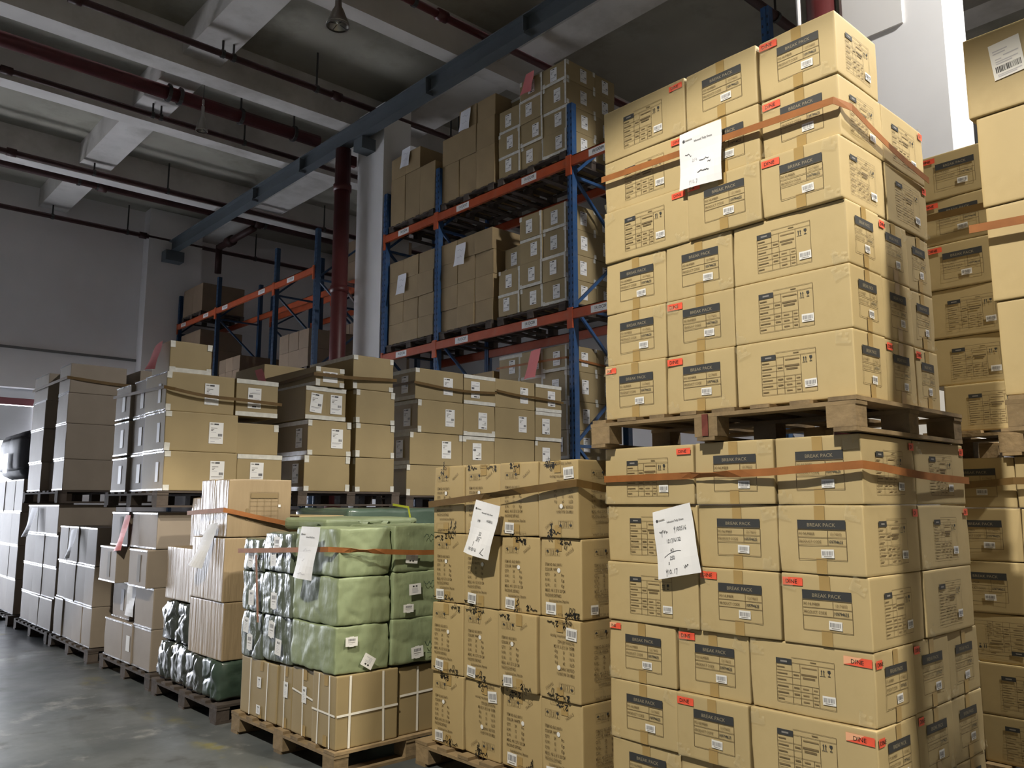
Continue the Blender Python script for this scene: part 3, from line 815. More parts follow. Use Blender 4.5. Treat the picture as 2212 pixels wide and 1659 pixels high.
# ---- marker-scrawled cartons
def m_mk():
    def f():
        b = MB(); i = M['ink']; x0 = -.115
        for k, (kind) in enumerate(('u', 'a', 'g')):
            xx = x0 + k * .038
            b.stroke([(xx, .155), (xx + .034, .155), (xx + .034, .118), (xx, .118), (xx, .155)], .0012, i)
            c = xx + .017
            if kind == 'u':
                b.poly([(c - .011, .137, 0), (c - .006, .145, 0), (c, .148, 0), (c + .006, .145, 0), (c + .011, .137, 0)][::-1], M['ink_bar']); b.rect(c - .0008, .123, c + .0008, .138, i)
            elif kind == 'a':
                for dx in (-.006, .006):
                    b.rect(c + dx - .0012, .124, c + dx + .0012, .15, i)
                b.rect(c - .011, .121, c + .011, .123, i)
            else:
                b.poly([(c - .008, .151, 0), (c - .009, .142, 0), (c, .134, 0), (c + .009, .142, 0), (c + .008, .151, 0)], M['ink_bar']); b.rect(c - .001, .123, c + .001, .136, i); b.rect(c - .006, .121, c + .006, .124, i)
        b.text('FRAGILE', .02, .045, .118, M['ink'], 0, sx=.9, rot=.62)
        T = lambda s, y, x=-.118, sz=.022, sx=.72, mt='ink': b.text(s, sz, x, y, M[mt], 0, sx=sx, bold=.012)
        T('ITEM NO: 0612 0017-1', .062, sx=.62); T('COLOR: WHITE', .036)
        for k, (a_, n_, u_) in enumerate((('QTY:', '24', 'Pcs'), ('N.W.:', '12', 'Kgs'), ('G.W.:', '13', 'Kgs'))):
            y = .008 - k * .028
            T(a_, y); T(n_, y, -.05); T(u_, y, .005)
        T('MEAS.: 49 X 27 X 33 CM', -.076, sx=.66); T('PACKING DETAILS:', -.102, sx=.66, mt='ink')
        T('1pcs/individual box; 24pcs/ctn', -.128, -.09, .02, .62)
        T('marking PO: 12008 - 8637230', -.198, -.11, .017, .6)
        b.stroke([(-.118, -.148), (-.05, -.148), (-.05, -.185), (-.118, -.185), (-.118, -.148)], .0009, M['ink_faint'])
        return b.mesh('printed_panel')
    return cached('mk', f)
def m_scrawl(seed):
    def f():
        rn = random.Random(seed); b = MB(); x, y = 0, 0
        b.stroke([(-.03, .012), (-.022, .02), (-.014, .013), (-.028, -.008), (-.010, -.008)], .006, M['marker'])
        b.stroke([(-.004, .022), (.002, .012)], .004, M['marker'])
        pts = [(.002, 0.0)]
        for k in range(9):
            pts.append((.004 + k * .006, rn.uniform(-.010, .012) if k % 2 else rn.uniform(-.006, .002)))
        b.stroke(pts, .0052, M['marker'])
        if seed % 2: b.stroke([(.01, -.004), (.002, -.03), (.016, -.034), (.022, -.012)], .003, M['marker'])
        return b.mesh('marker_scrawl')
    return cached(('scr', seed), f)
def m_dot():
    def f():
        b = MB(); b.poly([(math.cos(t * math.pi / 8) * .0125, math.sin(t * math.pi / 8) * .0125, 0) for t in range(16)], M['white']); return b.mesh('dot_sticker')
    return cached('dot', f)
def m_outline():
    def f():
        b = MB(); b.stroke([(-.045, .011), (.045, .011), (.045, -.011), (-.045, -.011), (-.045, .011)], .0014, M['ink']); b.stroke([(-.03, .001), (.02, .004), (.03, -.003)], .0014, M['ink']); return b.mesh('pencil_outline')
    return cached('outl', f)
YM = [4.35, 4.03, 3.70, 3.37, 3.055]
ZM = [1.845, 1.42, .995, .57, .145]
inv = {(0, 3), (2, 3), (3, 1)}
for r in range(4):
    for c in range(4):
        o = carton(3.25 + (.0, .0, -.01, .012)[r] + RND.uniform(-.006, .006), 3.75, YM[c + 1], YM[c], ZM[r + 1], ZM[r], 'kraft_mk',
                   'ochre printed carton, %s from left, %s row of the marker-scrawled stack' % (ORD[c], row_word(r)), 'marker-scrawled cartons', dent=.012)
        fl = (r, c) in inv
        h = o['sz']
        decal(o, 'L', m_mk(), 'printed_panel', RND.uniform(-.006, .006), h * .5, rz=math.pi if fl else 0)
        decal(o, 'L', m_dot(), 'dot_sticker', (-.015 if not fl else .015) + RND.uniform(-.02, .035), h * .5 + (.04 if not fl else -.04), .0045)
        if not (r == 0 and c == 0):
            decal(o, 'L', m_barcode(.078, .062, 3), 'barcode_sticker', (-.075 if not fl else .09) + RND.uniform(-.01, .01), h * .5 + (-.165 if not fl else .14), .0045, RND.uniform(-.1, .1))
        for k in range(3 + (r + c) % 2):
            top = k % 2
            decal(o, 'L', m_scrawl(RND.randrange(8)), 'marker_scrawl', RND.uniform(-.11, .11), (h - .022) if top else .026, .0042, RND.choice((0, math.pi, math.pi, 1.4)))
        decal(o, 'L', m_outline(), 'pencil_outline', RND.uniform(-.07, .07), (h - .014) if c % 2 else .014, .0041)
        end_tape(o, 'L', RND.uniform(-.03, .03), .05)
        if c == 3:
            decal(o, 'R', m_mk(), 'printed_panel', -.03, h * .5)
            if r in (1,): decal(o, 'R', m_barcode(.06, .05, 3), 'barcode_sticker', -.15, .05, .0045)
pallet(3.2, 4.3, 3.08, 4.44, 0, .143, 'wooden pallet under the marker-scrawled cartons')
for r in range(4):
    o = carton(3.77, 4.28, 3.06, 3.4, ZM[r + 1], ZM[r], 'kraft_mk', 'ochre carton, %s one behind the corner of the marker-scrawled stack' % row_word(r), 'marker-scrawled cartons')

# ---- tally sheets
def sheet(name, corners, mt, label, strokes, lift=.012, head=True, cat='paper'):
    """a paper sheet hanging on a face; corners TL, TR, BR, BL in world coordinates"""
    TL, TR, BR, BL = [Vector(c) for c in corners]
    n = (TR - TL).cross(BL - TL).normalized()
    if n.x > 0 or (abs(n.x) < .2 and n.y > 0): n = -n
    b = MB(); NU, NV = 6, 8
    def P(u, v, o=0.0):
        p = TL.lerp(TR, u).lerp(BL.lerp(BR, u), v)
        return p + n * (lift * (v ** 1.5) * (1 + .5 * math.sin(u * 4)) + .004 * math.sin(v * 7 + u * 3) + .003 + o)
    for j in range(NV):
        for i in range(NU):
            b.poly([P(i / NU, j / NV), P((i + 1) / NU, j / NV), P((i + 1) / NU, (j + 1) / NV), P(i / NU, (j + 1) / NV)], M[mt])
    o = tag(b.build(name, smooth=True), label, cat)
    q = MB()
    def surf(mb, z=.0016):
        r = MB(); r.mats = mb.mats; r.f = mb.f; r.m = mb.m
        r.v = [tuple(P(x, y, z)) for x, y, _ in mb.v]
        return r
    W = (TR - TL).length; Hh = (BL - TL).length
    if head:
        q.poly([(.11 + .032 * math.cos(t * .785), .15 + .032 * W / Hh * math.sin(t * .785), 0) for t in range(8)], M['pen'])
        for k in range(5): q.rect(.155 + k * .032, .142, .18 + k * .032, .162, M['ink_grey'])
        vs, fs = text_mesh('Inbound Tally Sheet', 'LEFT', .01)
        bb = len(q.v)
        for vx, vy in vs: q.v.append((.36 + vx * .052, .215 - vy * .052 * W / Hh * 1.1, 0))
        k = q.mi(M['pen'])
        for f_ in fs: q.f.append(tuple(bb + i for i in f_)); q.m.append(k)
    for mtn, wd, pts in strokes:
        q.stroke(pts, wd, M[mtn])
    if q.f: surf(q).build('handwriting', o)
    return o
def scrib(x, y, w_, h_, seed, n=9):
    rn = random.Random(seed)
    return [(x + w_ * i / n, y + (rn.uniform(-.5, .5)) * h_) for i in range(n + 1)]
def digits(s, x, y, sz, mtn='pen', wd=.008):
    D = {'0': [[(.5, 0), (.1, .3), (.1, .7), (.5, 1), (.9, .7), (.8, .2), (.5, 0)]], '1': [[(.5, 0), (.45, 1)]], '2': [[(.1, .2), (.5, 0), (.8, .3), (.1, 1), (.9, .95)]], '4': [[(.4, 0), (.1, .6), (.9, .55)], [(.7, .2), (.6, 1)]],
         '5': [[(.9, 0), (.3, .05), (.2, .45), (.8, .55), (.7, .9), (.1, 1)]], '6': [[(.7, 0), (.2, .5), (.2, .9), (.7, 1), (.8, .7), (.3, .6)]], '7': [[(.1, .05), (.9, 0), (.4, 1.3)]], '8': [[(.8, .1), (.2, .2), (.8, .8), (.2, .95), (.7, .2), (.8, .1)]],
         '3': [[(.1, .05), (.8, .1), (.4, .45), (.8, .7), (.1, 1)]], '9': [[(.8, .2), (.3, .1), (.3, .5), (.8, .4), (.7, 1.2)]], '.': [[(.4, .95), (.5, 1)]], '/': [[(.9, 0), (.1, 1.1)]], 'y': [[(.1, 0), (.2, .4), (.8, .3), (.8, 0)], [(.6, -.3), (.4, 1.5)]]}
    out = []
    for i, ch in enumerate(s):
        for st in D.get(ch, []):
            out.append((mtn, wd, [(x + (i + px) * sz * .8, y + py * sz) for px, py in st]))
    return out
sheet('tally_sheet', [(3.385, 2.67, 1.56), (3.385, 2.44, 1.61), (3.37, 2.37, 1.28), (3.37, 2.62, 1.23)], 'paper', 'white tally sheet with handwriting taped to the lower DINE stack',
      digits('y100516', .5, .30, .055) + digits('1217/6132', .28, .45, .05) + digits('42', .36, .59, .055) + [('pen', .008, [(.2, .70), (.3, .665), (.42, .64), (.55, .635), (.62, .645)])] + digits('250', .34, .70, .05) + digits('8', .30, .78, .035)
      + digits('y10.17', .22, .89, .06) + [('pen', .009, scrib(.14, .33, .2, .05, 3, 12)), ('pen', .008, [(.2, .31), (.19, .4)]), ('pen', .009, scrib(.66, .88, .1, .05, 8, 5))])
sheet('tally_sheet', [(3.37, 2.42, 3.50), (3.37, 2.17, 3.50), (3.375, 2.18, 3.19), (3.375, 2.43, 3.20)], 'paper', 'white tally sheet taped over the strap of the upper DINE stack',
      [('pen', .010, scrib(.14, .42, .14, .06, 4, 7)), ('pen', .012, scrib(.48, .56, .22, .03, 5, 9)), ('pen', .014, scrib(.45, .76, .26, .03, 6, 12)), ('pen', .009, scrib(.68, .63, .07, .03, 9, 4))] + digits('214', .3, .5, .05, 'pencil') + digits('y10.7', .25, .88, .05, 'pencil'), lift=.006)
sheet('tally_sheet', [(3.205, 3.86, 1.63), (3.205, 3.64, 1.59), (3.19, 3.71, 1.28), (3.19, 3.92, 1.32)], 'paper', 'white tally sheet hanging on the marker-scrawled cartons',
      digits('144', .25, .34, .05) + digits('4100516', .6, .31, .04) + digits('32', .45, .56, .06) + [('pen', .008, [(.42, .655), (.6, .65)])] + digits('259', .42, .67, .055) + digits('7', .34, .76, .05) + digits('18/10/16', .2, .86, .055) + [('pen', .010, [(.78, .82), (.7, .92), (.82, .95)])], lift=.03)
sheet('tally_sheet', [(2.628, 4.93, 1.46), (2.628, 4.69, 1.46), (2.61, 4.73, 1.13), (2.61, 4.95, 1.14)], 'paper', 'white tally sheet hanging on the shiny green bales',
      [('pencil', .008, scrib(.3, .45, .4, .05, 2)), ('pencil', .008, scrib(.35, .65, .1, .06, 12, 4)), ('pencil', .008, scrib(.3, .9, .4, .05, 6))], lift=.02)

# ---- green bales on strapped cartons
def m_note(wd, ht, seed, kind=0):
    def f():
        rn = random.Random(seed); b = MB(); b.rect(-wd / 2, -ht / 2, wd / 2, ht / 2, M['white'])
        if kind == 0:
            b.rect(-wd * .3, ht * .08, wd * .3, ht * .32, M['bar_ink'], .0006)
            for k in range(5): b.rect(-wd * .3 + k * wd * .12, ht * .08, -wd * .3 + k * wd * .12 + wd * .03, ht * .32, M['white'], .0009)
            b.rect(-wd * .3, -ht * .1, wd * .3, -ht * .05, M['ink_grey'], .0006); b.rect(-wd * .2, -ht * .25, wd * .1, -ht * .22, M['pencil'], .0006)
            b.rect(-wd * .18, ht * .5, wd * .18, ht * .56, M['white']); b.rect(-wd * .18, -ht * .56, wd * .18, -ht * .5, M['white'])
        else:
            for k in (-1, 1): b.rect(k * wd * .12 - wd * .07, ht * .2, k * wd * .12 + wd * .07, ht * .34, M['bar_dark'], .0006)
            for k in range(5): b.rect(-wd * .25, ht * (.08 - .1 * k), wd * rn.uniform(.0, .3), ht * (.08 - .1 * k) + .003, M['pencil'], .0006)
        return b.mesh('paper_note')
    return cached(('note', wd, ht, seed, kind), f)
GY = [5.90, 5.57, 5.13, 4.55]
GZ = [[1.36, 1.13, .85, .53], [1.41, 1.145, .855, .55], [1.455, 1.155, .86, .575]]
rw = ['top', 'middle', 'bottom']
for c in range(3):
    for r in range(3):
        z1, z0 = GZ[c][r], GZ[c][r + 1]
        film = c < 2
        lab = ('shiny film-wrapped green bale, %s from left, %s row of the green stack' if film else 'pale green corner bale, %s from left, %s row of the green stack') % (ORD[c], rw[r])
        o = carton(2.68 + RND.uniform(-.012, .012), 3.07 if c == 2 else 3.2, GY[c + 1], GY[c], z0, z1, 'green_film' if film else 'green', lab, 'green bales', 'bale', 'wrapped_bale',
                   bulge=.004, r=.009, dent=.018, n=20, wrinkle=.006 if film else .0055, wfreq=10)
        w2, h = o['sy'], o['sz']
        if film:
            for k in range(1 + (r != 1)):
                if c == 1 or r > 0 or k == 0: decal(o, 'L', m_note(.085, .105, r * 3 + c, (c + r + k) % 2), 'paper_note', RND.uniform(-.08, .08), h * (.35 + .35 * k), .022, RND.uniform(-.1, .1))
        else:
            if r == 2:
                decal(o, 'R', m_note(.085, .055, 1, 0), 'paper_note', -.09, h * .68, .016)
                decal(o, 'R', m_note(.09, .075, 2, 1), 'paper_note', .03, h * .22, .018, 2.6)
for r in range(3):
    z1, z0 = GZ[2][r], GZ[2][r + 1]
    o = carton(3.075, 3.62, 4.535, 5.1, z0 + .01, z1 + .012, 'green', 'green bale with pen marks, second along the end, %s row of the green stack' % rw[r], 'green bales', 'bale', 'wrapped_bale', bulge=.005, r=.009, dent=.018, n=20, wrinkle=.0055, wfreq=9)
    h = o['sz']
    decal(o, 'R', m_note(.095, .07, 4 + r, 1 if r < 2 else 0), 'paper_note', -.14 + .03 * r, h * (.30, .62, .24)[r], .016, (3.05, .05, .08)[r])
    if r == 1: decal(o, 'R', m_note(.08, .05, 7, 0), 'paper_note', -.16, h * .22, .017)
    if r == 2:
        b = MB(); b.stroke(scrib(-.02, 0, .13, .03, 22, 10), .005, M['green_dk']); b.stroke(scrib(.0, -.07, .1, .03, 23, 7), .005, M['green_dk']); decal(o, 'R', b.mesh('pen_scrawl'), 'pen_scrawl', .0, h * .4, .016)
    else:
        b = MB(); b.stroke(scrib(-.04, 0, .14, .035, 25 + r, 10), .004, M['green_dk']); decal(o, 'R', b.mesh('pen_scrawl'), 'pen_scrawl', .0, h * .75, .016)
carton(2.95, 3.75, 5.2, 5.85, 1.42, 1.505, 'green', 'flat pale green bale lying on top of the green stack', 'green bales', 'bale', 'wrapped_bale', bulge=.01, r=.02, dent=.02, n=10, wrinkle=.006)
carton(3.2, 3.75, 5.12, 5.86, .58, 1.41, 'green', 'green bale at the back of the green stack', 'green bales', 'bale', 'wrapped_bale', bulge=.01, r=.02, n=8, wrinkle=.006)
CY = [5.88, 5.33, 5.13, 4.835, 4.54]
for c in range(4):
    o = carton(2.69 + (.0, .01, .01, -.005)[c], 3.135 if c == 3 else 3.1, CY[c + 1], CY[c], .145, .53 + .014 * c, 'kraft_br', 'brown carton tied with white straps, %s from left under the green bales' % ORD[c], 'strapped cartons under the bales')
    h, w2 = o['sz'], o['sy']
    for u in (-w2 * .22, w2 * .25) if c in (0, 3) else (0.0,):
        decal(o, 'L', m_strip(.014, h - .004, 'strap_w'), 'white_strap', u, h / 2, .005, RND.uniform(-.04, .04))
    if c >= 2: decal(o, 'L', m_strip(w2 - .01, .012, 'strap_w'), 'white_strap', 0, h * (.62 if c == 2 else .47), .0056, -.12 if c == 2 else -.02)
    if c in (0, 1, 2):
        decal(o, 'L', m_note(.06, .10 if c else .07, 30 + c, 1), 'paper_note', .02, h * .62, .0062)
        if c == 0: decal(o, 'L', m_note(.06, .06, 37, 1), 'paper_note', .02, h * .15, .0062)
    end_tape(o, 'L', w2 * .08, .045)
    if c == 3:
        for u in (-.13, .11): decal(o, 'R', m_strip(.016, h - .004, 'strap_w'), 'white_strap', u, h / 2, .005, RND.uniform(-.03, .03))
        decal(o, 'R', m_strip(.44, .014, 'strap_w'), 'white_strap', 0, h * .47, .0056, .02)
o = carton(3.142, 3.62, 4.56, 5.1, .145, .565, 'kraft_br', 'brown carton tied with white straps, beside the corner carton under bales', 'strapped cartons under the bales')
decal(o, 'R', m_strip(.016, .40, 'strap_w'), 'white_strap', -.09, .21, .005); decal(o, 'R', m_strip(.46, .014, 'strap_w'), 'white_strap', 0, .25, .0056, .03)
pallet(2.66, 3.8, 4.52, 5.93, 0, .143, 'worn wooden pallet under the green bales and strapped cartons', yaw=.01)
strap(seg((2.645, 5.92, 1.265), (2.645, 4.62, 1.325), 12, .0) + seg((2.65, 4.55, 1.325), (2.9, 4.505, 1.31), 5)[1:] + seg((2.9, 4.505, 1.31), (3.66, 4.50, 1.285), 8, .01)[1:], .032, 'strap', label='orange strap around the top row of the green bales', twist=lambda t: 1.2 * math.exp(-((t - .62) / .06) ** 2))
strap([Vector((2.645, 5.57, 1.26)), Vector((2.642, 5.585, 1.1)), Vector((2.645, 5.58, .95)), Vector((2.65, 5.59, .80))], .03, 'strap', name='strap_tail', label='loose orange strap tail hanging down the green bales') if False else None
b = MB()
tl = [(2.648, 5.60 - .01 * i, 1.25 - .065 * i) for i in range(8)]
for p0, p1 in zip(tl, tl[1:]):
    b.poly([(p0[0] - .012, p0[1] + .016, p0[2]), (p0[0] - .012, p0[1] - .016, p0[2]), (p1[0] - .012, p1[1] - .016, p1[2]), (p1[0] - .012, p1[1] + .016, p1[2])], M['strap'])
tag(b.build('strap_tail'), 'loose orange strap tail hanging down the shiny green bales', 'strap')

# ---- goods between the green bales and the second row
carton(3.88, 4.95, 6.45, 7.45, 1.215, 1.57, 'green_dk', 'large dark green bale with a yellow strap behind the pale green bales', None, 'bale', 'wrapped_bale', bulge=.02, r=.04, dent=.02, n=10, wrinkle=.012)
strap([Vector((4.52, 6.40, 1.2)), Vector((4.52, 6.40, 1.45)), Vector((4.51, 6.43, 1.575)), Vector((4.45, 6.6, 1.60))], .022, 'strap_y', label='yellow strap over the dark green bale')
for k in range(3):
    carton(3.90, 4.9, 6.5, 7.4, .15 + k * .35, .47 + k * .35, 'green_dk', 'dark green bale, %s from floor under the yellow-strapped bale' % ORD[k], 'dark green bales', 'bale', 'wrapped_bale', bulge=.02, r=.04, n=8, wrinkle=.01)
pallet(3.8, 4.95, 6.4, 7.45, 0, .135, 'wooden pallet under the dark green bales', 'wood_dk')
for k in range(3):
    o = carton(3.38, 3.82, 6.4, 7.4, .14 + k * .46, .59 + k * .46, 'kraft_br', 'plain brown carton, %s from floor beside the dark green bales' % ORD[k], 'plain cartons beside the dark bales')

# ---- film-wrapped brown cartons on dark bags
def film_carton(x0, x1, y0, y1, z0, z1, label):
    o = carton(x0, x1, y0, y1, z0, z1, 'kraft_film', label, 'film-wrapped brown cartons', n=4, wrinkle=.002, bulge=.004)
    return o
film_carton(2.69, 3.3, 6.235, 6.9, .43, .86, 'film-wrapped brown carton, lowest at the corner above the dark bags')
film_carton(2.68, 3.3, 6.24, 6.9, .862, 1.345, 'film-wrapped brown carton, middle of the corner column beside the tally sheet')
film_carton(2.69, 3.22, 6.52, 6.79, 1.35, 1.80, 'film-wrapped brown carton, top left narrow one with shiny film')
o = film_carton(2.685, 3.22, 6.245, 6.515, 1.35, 1.80, 'film-wrapped brown carton with a printed panel, top one over the corner')
def m_grid():
    def f():
        b = MB(); t = .001
        for k in range(5): b.rect(-.12 + .06 * k - t, -.11, -.12 + .06 * k + t, .11, M['ink_faint'])
        for k in range(7): b.rect(-.12, -.11 + .0366 * k - t, .12, -.11 + .0366 * k + t, M['ink_faint'])
        b.rect(-.15, -.11, -.13, -.02, M['ink_faint']); b.rect(-.115, .06, .115, .10, M['ink_faint'], .0003)
        b.rect(.12, -.01, .14, .01, M['white'], .0006)
        return b.mesh('printed_panel')
    return cached('grid', f)
decal(o, 'R', m_grid(), 'printed_panel', .03, .24, .008)
film_carton(2.7, 3.3, 6.91, 7.5, .80, 1.24, 'film-wrapped brown carton, left column above the tall dark bag')
film_carton(2.78, 3.3, 6.91, 7.2, 1.245, 1.66, 'film-wrapped brown carton, upper left one set back in shade')
o = carton(3.225, 3.95, 6.25, 6.38, 1.355, 1.66, 'kraft_br', 'flat brown carton end beside the printed film-wrapped carton', 'film-wrapped brown cartons') if False else None
for k, (y0, y1, z1) in enumerate(((6.92, 7.2, .79), (7.205, 7.5, .79))):
    carton(2.69, 3.3, y0, y1, .46, z1, 'bag_dk', 'crumpled dark plastic bag, upper layer, %s from left' % ORD[1 - k], 'dark plastic bags', 'bag', 'plastic_bag', bulge=.008, r=.022, dent=.02, n=16, wrinkle=.017, wfreq=7)
for k in range(4):
    y0 = 6.22 + k * .33
    carton(2.67, 3.35, y0 + .006, y0 + .318, .148, .455 if k > 1 else .428, 'bag_dk' if k else 'green_dk', 'crumpled dark plastic bag, bottom layer, %s from left on its pallet' % ORD[3 - k], 'dark plastic bags', 'bag', 'plastic_bag', bulge=.008, r=.022, dent=.02, n=16, wrinkle=.017, wfreq=7)
pallet(2.64, 3.7, 6.15, 7.52, 0, .135, 'dark wooden pallet under the crumpled dark bags', 'wood_dk')
strap(seg((2.66, 6.98, 1.53), (2.655, 6.24, 1.56), 8) + seg((2.665, 6.225, 1.56), (3.75, 6.2, 1.37), 10, .02)[1:], .035, 'strap', label='orange strap slung around the film-wrapped brown cartons')
sheet('tally_sheet', [(2.668, 6.55, 1.44), (2.668, 6.35, 1.46), (2.655, 6.52, 1.10), (2.655, 6.72, 1.13)], 'paper', 'white tally sheet hanging on the film-wrapped brown cartons', [], lift=.05, head=False)

# ---- white-taped cartons: labels and tape
def m_addr(seed, fl=False):
    def f():
        rn = random.Random(seed); b = MB(); b.rect(-.068, -.10, .068, .10, M['white'])
        s = -1 if fl else 1
        R = lambda x0, y0, x1, y1, m_: b.rect(min(s * x0, s * x1), min(s * y0, s * y1), max(s * x0, s * x1), max(s * y0, s * y1), M[m_], .0006)
        R(-.058, .078, -.028, .088, 'ink_grey'); R(-.022, .076, .022, .09, 'bar_dark')
        R(-.05, .044, .01, .050, 'ink_grey'); R(-.05, .030, -.02, .036, 'ink_grey'); R(-.05, .018, -.03, .026, 'ink_grey'); R(-.05, .004, .0, .008, 'pencil')
        R(.018, -.03, .058, -.005, 'bar_ink')
        for k in range(4): R(.022 + k * .009, -.03, .025 + k * .009, -.005, 'white')
        R(-.055, -.048, .05, -.043, 'ink_grey'); R(-.055, -.058, .03, -.054, 'pencil'); R(-.05, -.085, -.01, -.078, 'pencil')
        return b.mesh('address_label')
    return cached(('addr', seed, fl), f)
def corner_tape(o, face, which, mt='wtape', s=.055):
    wdt = o['sy'] if face == 'L' else o['sx']; h = o['sz']
    for ch in which:
        if ch == 'E':
            decal(o, face, m_strip(.035, h, mt), 'white_tape', wdt / 2 - .0175, h / 2, .0039)
        elif ch in 'TB':
            th = .043 if mt == 'wtape' else .015
            decal(o, face, m_strip(wdt, th, mt), 'white_tape', 0, h - th / 2 - .002 if ch == 'T' else th / 2 + .002, .0036)
        else:
            sx_ = -1 if ch in '13' else 1; top = ch in '12'
            a, c = RND.choice(((.045, .06), (.055, .05), (.05, .07)))
            decal(o, face, m_strip(a, c, mt), 'white_tape', sx_ * (wdt / 2 - a / 2), h - c / 2 - .002 if top else c / 2 + .002, .0042, RND.uniform(-.05, .05))
def addr(o, face, u, v, seed=0, fl=False, rz=0):
    decal(o, face, m_addr(seed, fl), 'address_label', u, v, .0044, rz)

def br(x0, x1, y0, y1, z0, z1, label, group, m='kraft_br', yaw=.6):
    return carton(x0, x1, y0, y1, z0, z1, m, label, group, yaw=yaw)

# upper stack of the first row (beside the pink slip)
Z7 = [2.815, 2.45, 2.085, 1.725]
g7 = 'taped cartons on the pink-slip upper pallet'
for r in range(3):
    y0 = 7.62 + (.02, 0, .0)[r]
    o = br(2.66, 3.35 if r else 3.31, y0, y0 + .56, Z7[r + 1], Z7[r], 'brown labelled carton, wide corner one, %s row, pink-slip upper pallet' % rw[r], g7)
    addr(o, 'R', (.10, .13, .15)[r], o['sz'] * .5, r); corner_tape(o, 'R', ('13', '13', '13')[r]); corner_tape(o, 'L', 'TB', 'stape')
    b_ = MB(); b_.rect(-.035, -.09, .035, .09, M['white']); decal(o, 'L', b_.mesh('address_label'), 'address_label', .12, .17, .0044)
    x1 = (3.755, 3.80, 3.82)[r]
    o = br((3.315, 3.355, 3.355)[r], x1, y0 + (.0, .06, .0)[r], y0 + .6, Z7[r + 1] + (0, 0, 0)[r], Z7[r] - (.0, .06, .0)[r], 'brown taped carton, inner narrow one, %s row, pink-slip upper pallet' % rw[r], g7)
    corner_tape(o, 'R', ('TB', '2', 'T')[r])
    if r != 1: addr(o, 'R', -.03, o['sz'] * .5, r + 3, fl=(r == 0))
    for c, (ya, yb) in enumerate(((8.19, 8.6), (8.61, 9.08))):
        o = br(2.66 + (.03, .0)[c], 3.3, ya + .01, yb, Z7[r + 1], Z7[r] - .02 * c, 'grey-lit taped carton, %s from the corner, %s row, pink-slip upper pallet' % (ORD[c + 1], rw[r]), g7, 'kraft_dim')
        corner_tape(o, 'L', 'TB', 'stape')
        b_ = MB(); b_.rect(-.05, -.09, .04, .09, M['white']); decal(o, 'L', b_.mesh('address_label'), 'address_label', .04, .17, .0044)
o = br(2.70, 3.10, 7.72, 8.2, 2.82, 3.12, 'single brown taped carton standing on top beside the pink slip', g7)
corner_tape(o, 'R', '1324B')
sheet('pink_slip', [(2.665, 8.0, 3.10), (2.665, 7.82, 3.12), (2.62, 7.80, 2.84), (2.62, 8.06, 2.85)], 'pink', 'pink paper slip hanging on the single top carton', [], lift=.03, head=False)
pallet(2.62, 3.85, 7.6, 9.12, 1.575, .148, 'wooden pallet under the first-row upper taped cartons', 'wood_dk')
strap(seg((2.635, 9.1, 2.70), (2.63, 7.62, 2.66), 8) + seg((2.64, 7.595, 2.66), (3.3, 7.585, 2.60), 8, .02)[1:] + seg((3.3, 7.58, 2.6), (3.78, 7.60, 2.585), 5)[1:], .03, 'strap_dk', label='brown strap around the first-row upper taped cartons')

# second row upper stack
g10 = 'taped cartons on the middle taped pallet'
for r, (z0, z1) in enumerate(((2.83, 3.20), (2.465, 2.828), (2.10, 2.463), (1.735, 2.098))):
    dx = (-.02, .03, .03, .045)[r]
    o = br(4.60 + dx, 5.11 + dx * .6, 7.60, 8.55, z0, z1, 'brown corner-taped carton, %s of inner column, middle taped pallet' % row_word(r), g10)
    corner_tape(o, 'R', ('1234', '12', '12', '34')[r] + ('34' if r in (1, 2) else '')); corner_tape(o, 'L', 'T' if r == 0 else '24')
for r, (z0, z1) in enumerate(((2.10, 2.463), (1.735, 2.098))):
    o = br(4.07 - .02 * r, 4.58, 7.60, 8.6, z0, z1, 'brown corner-taped carton, %s of outer column, middle taped pallet' % ('upper', 'lowest')[r], g10)
    corner_tape(o, 'R', '1234'); corner_tape(o, 'L', 'TB')
    if r == 0: addr(o, 'R', .085, .18, 1)
    addr(o, 'L', .32, .18, 2)
for c, (x0, x1) in enumerate(((4.03, 4.28), (4.285, 4.52))):
    o = br(x0, x1, 7.60 + .01 * c, 8.7, 2.466, 2.81, 'narrow labelled carton, %s of the pair on the second-row pallet' % ('outer', 'inner')[c], g10)
    corner_tape(o, 'R', 'TB'); addr(o, 'R', 0, .17, 4 + c, rz=-.08 if c == 0 else 0)
o = br(4.13, 4.47, 7.58, 8.75, 2.815, 3.02, 'flat brown carton with taped edges on top of the labelled pair', g10)
corner_tape(o, 'R', '1234'); corner_tape(o, 'L', 'B')
b_ = MB(); b_.rect(-.085, -.055, .085, .055, M['white']); b_.rect(-.06, .02, -.01, .045, M['ink_grey'], .0005); b_.rect(.01, .0, .06, .045, M['bar_ink'], .0005); decal(o, 'R', b_.mesh('address_label'), 'address_label', .0, .10, .0045)
pallet(3.98, 5.2, 7.58, 8.8, 1.585, .148, 'wooden pallet under the second-row upper taped cartons', 'wood_dk')
strap(seg((4.10, 8.7, 2.90), (4.10, 7.56, 2.93), 6) + seg((4.12, 7.55, 2.93), (4.5, 7.55, 2.93), 4)[1:] + seg((4.5, 7.55, 2.93), (5.13, 7.58, 2.965), 6)[1:], .035, 'strap_dk', label='brown strap around the second-row upper taped cartons')
sheet('pink_slip', [(4.125, 9.0, 3.14), (4.125, 8.82, 3.14), (4.115, 8.62, 2.94), (4.115, 8.8, 2.92)], 'pink', 'pink paper slip on the flat taped carton of the second row', [], lift=.02, head=False)
br(4.14, 4.9, 8.8, 9.6, 2.80, 3.2, 'brown carton behind the pink slip of the second row', g10)
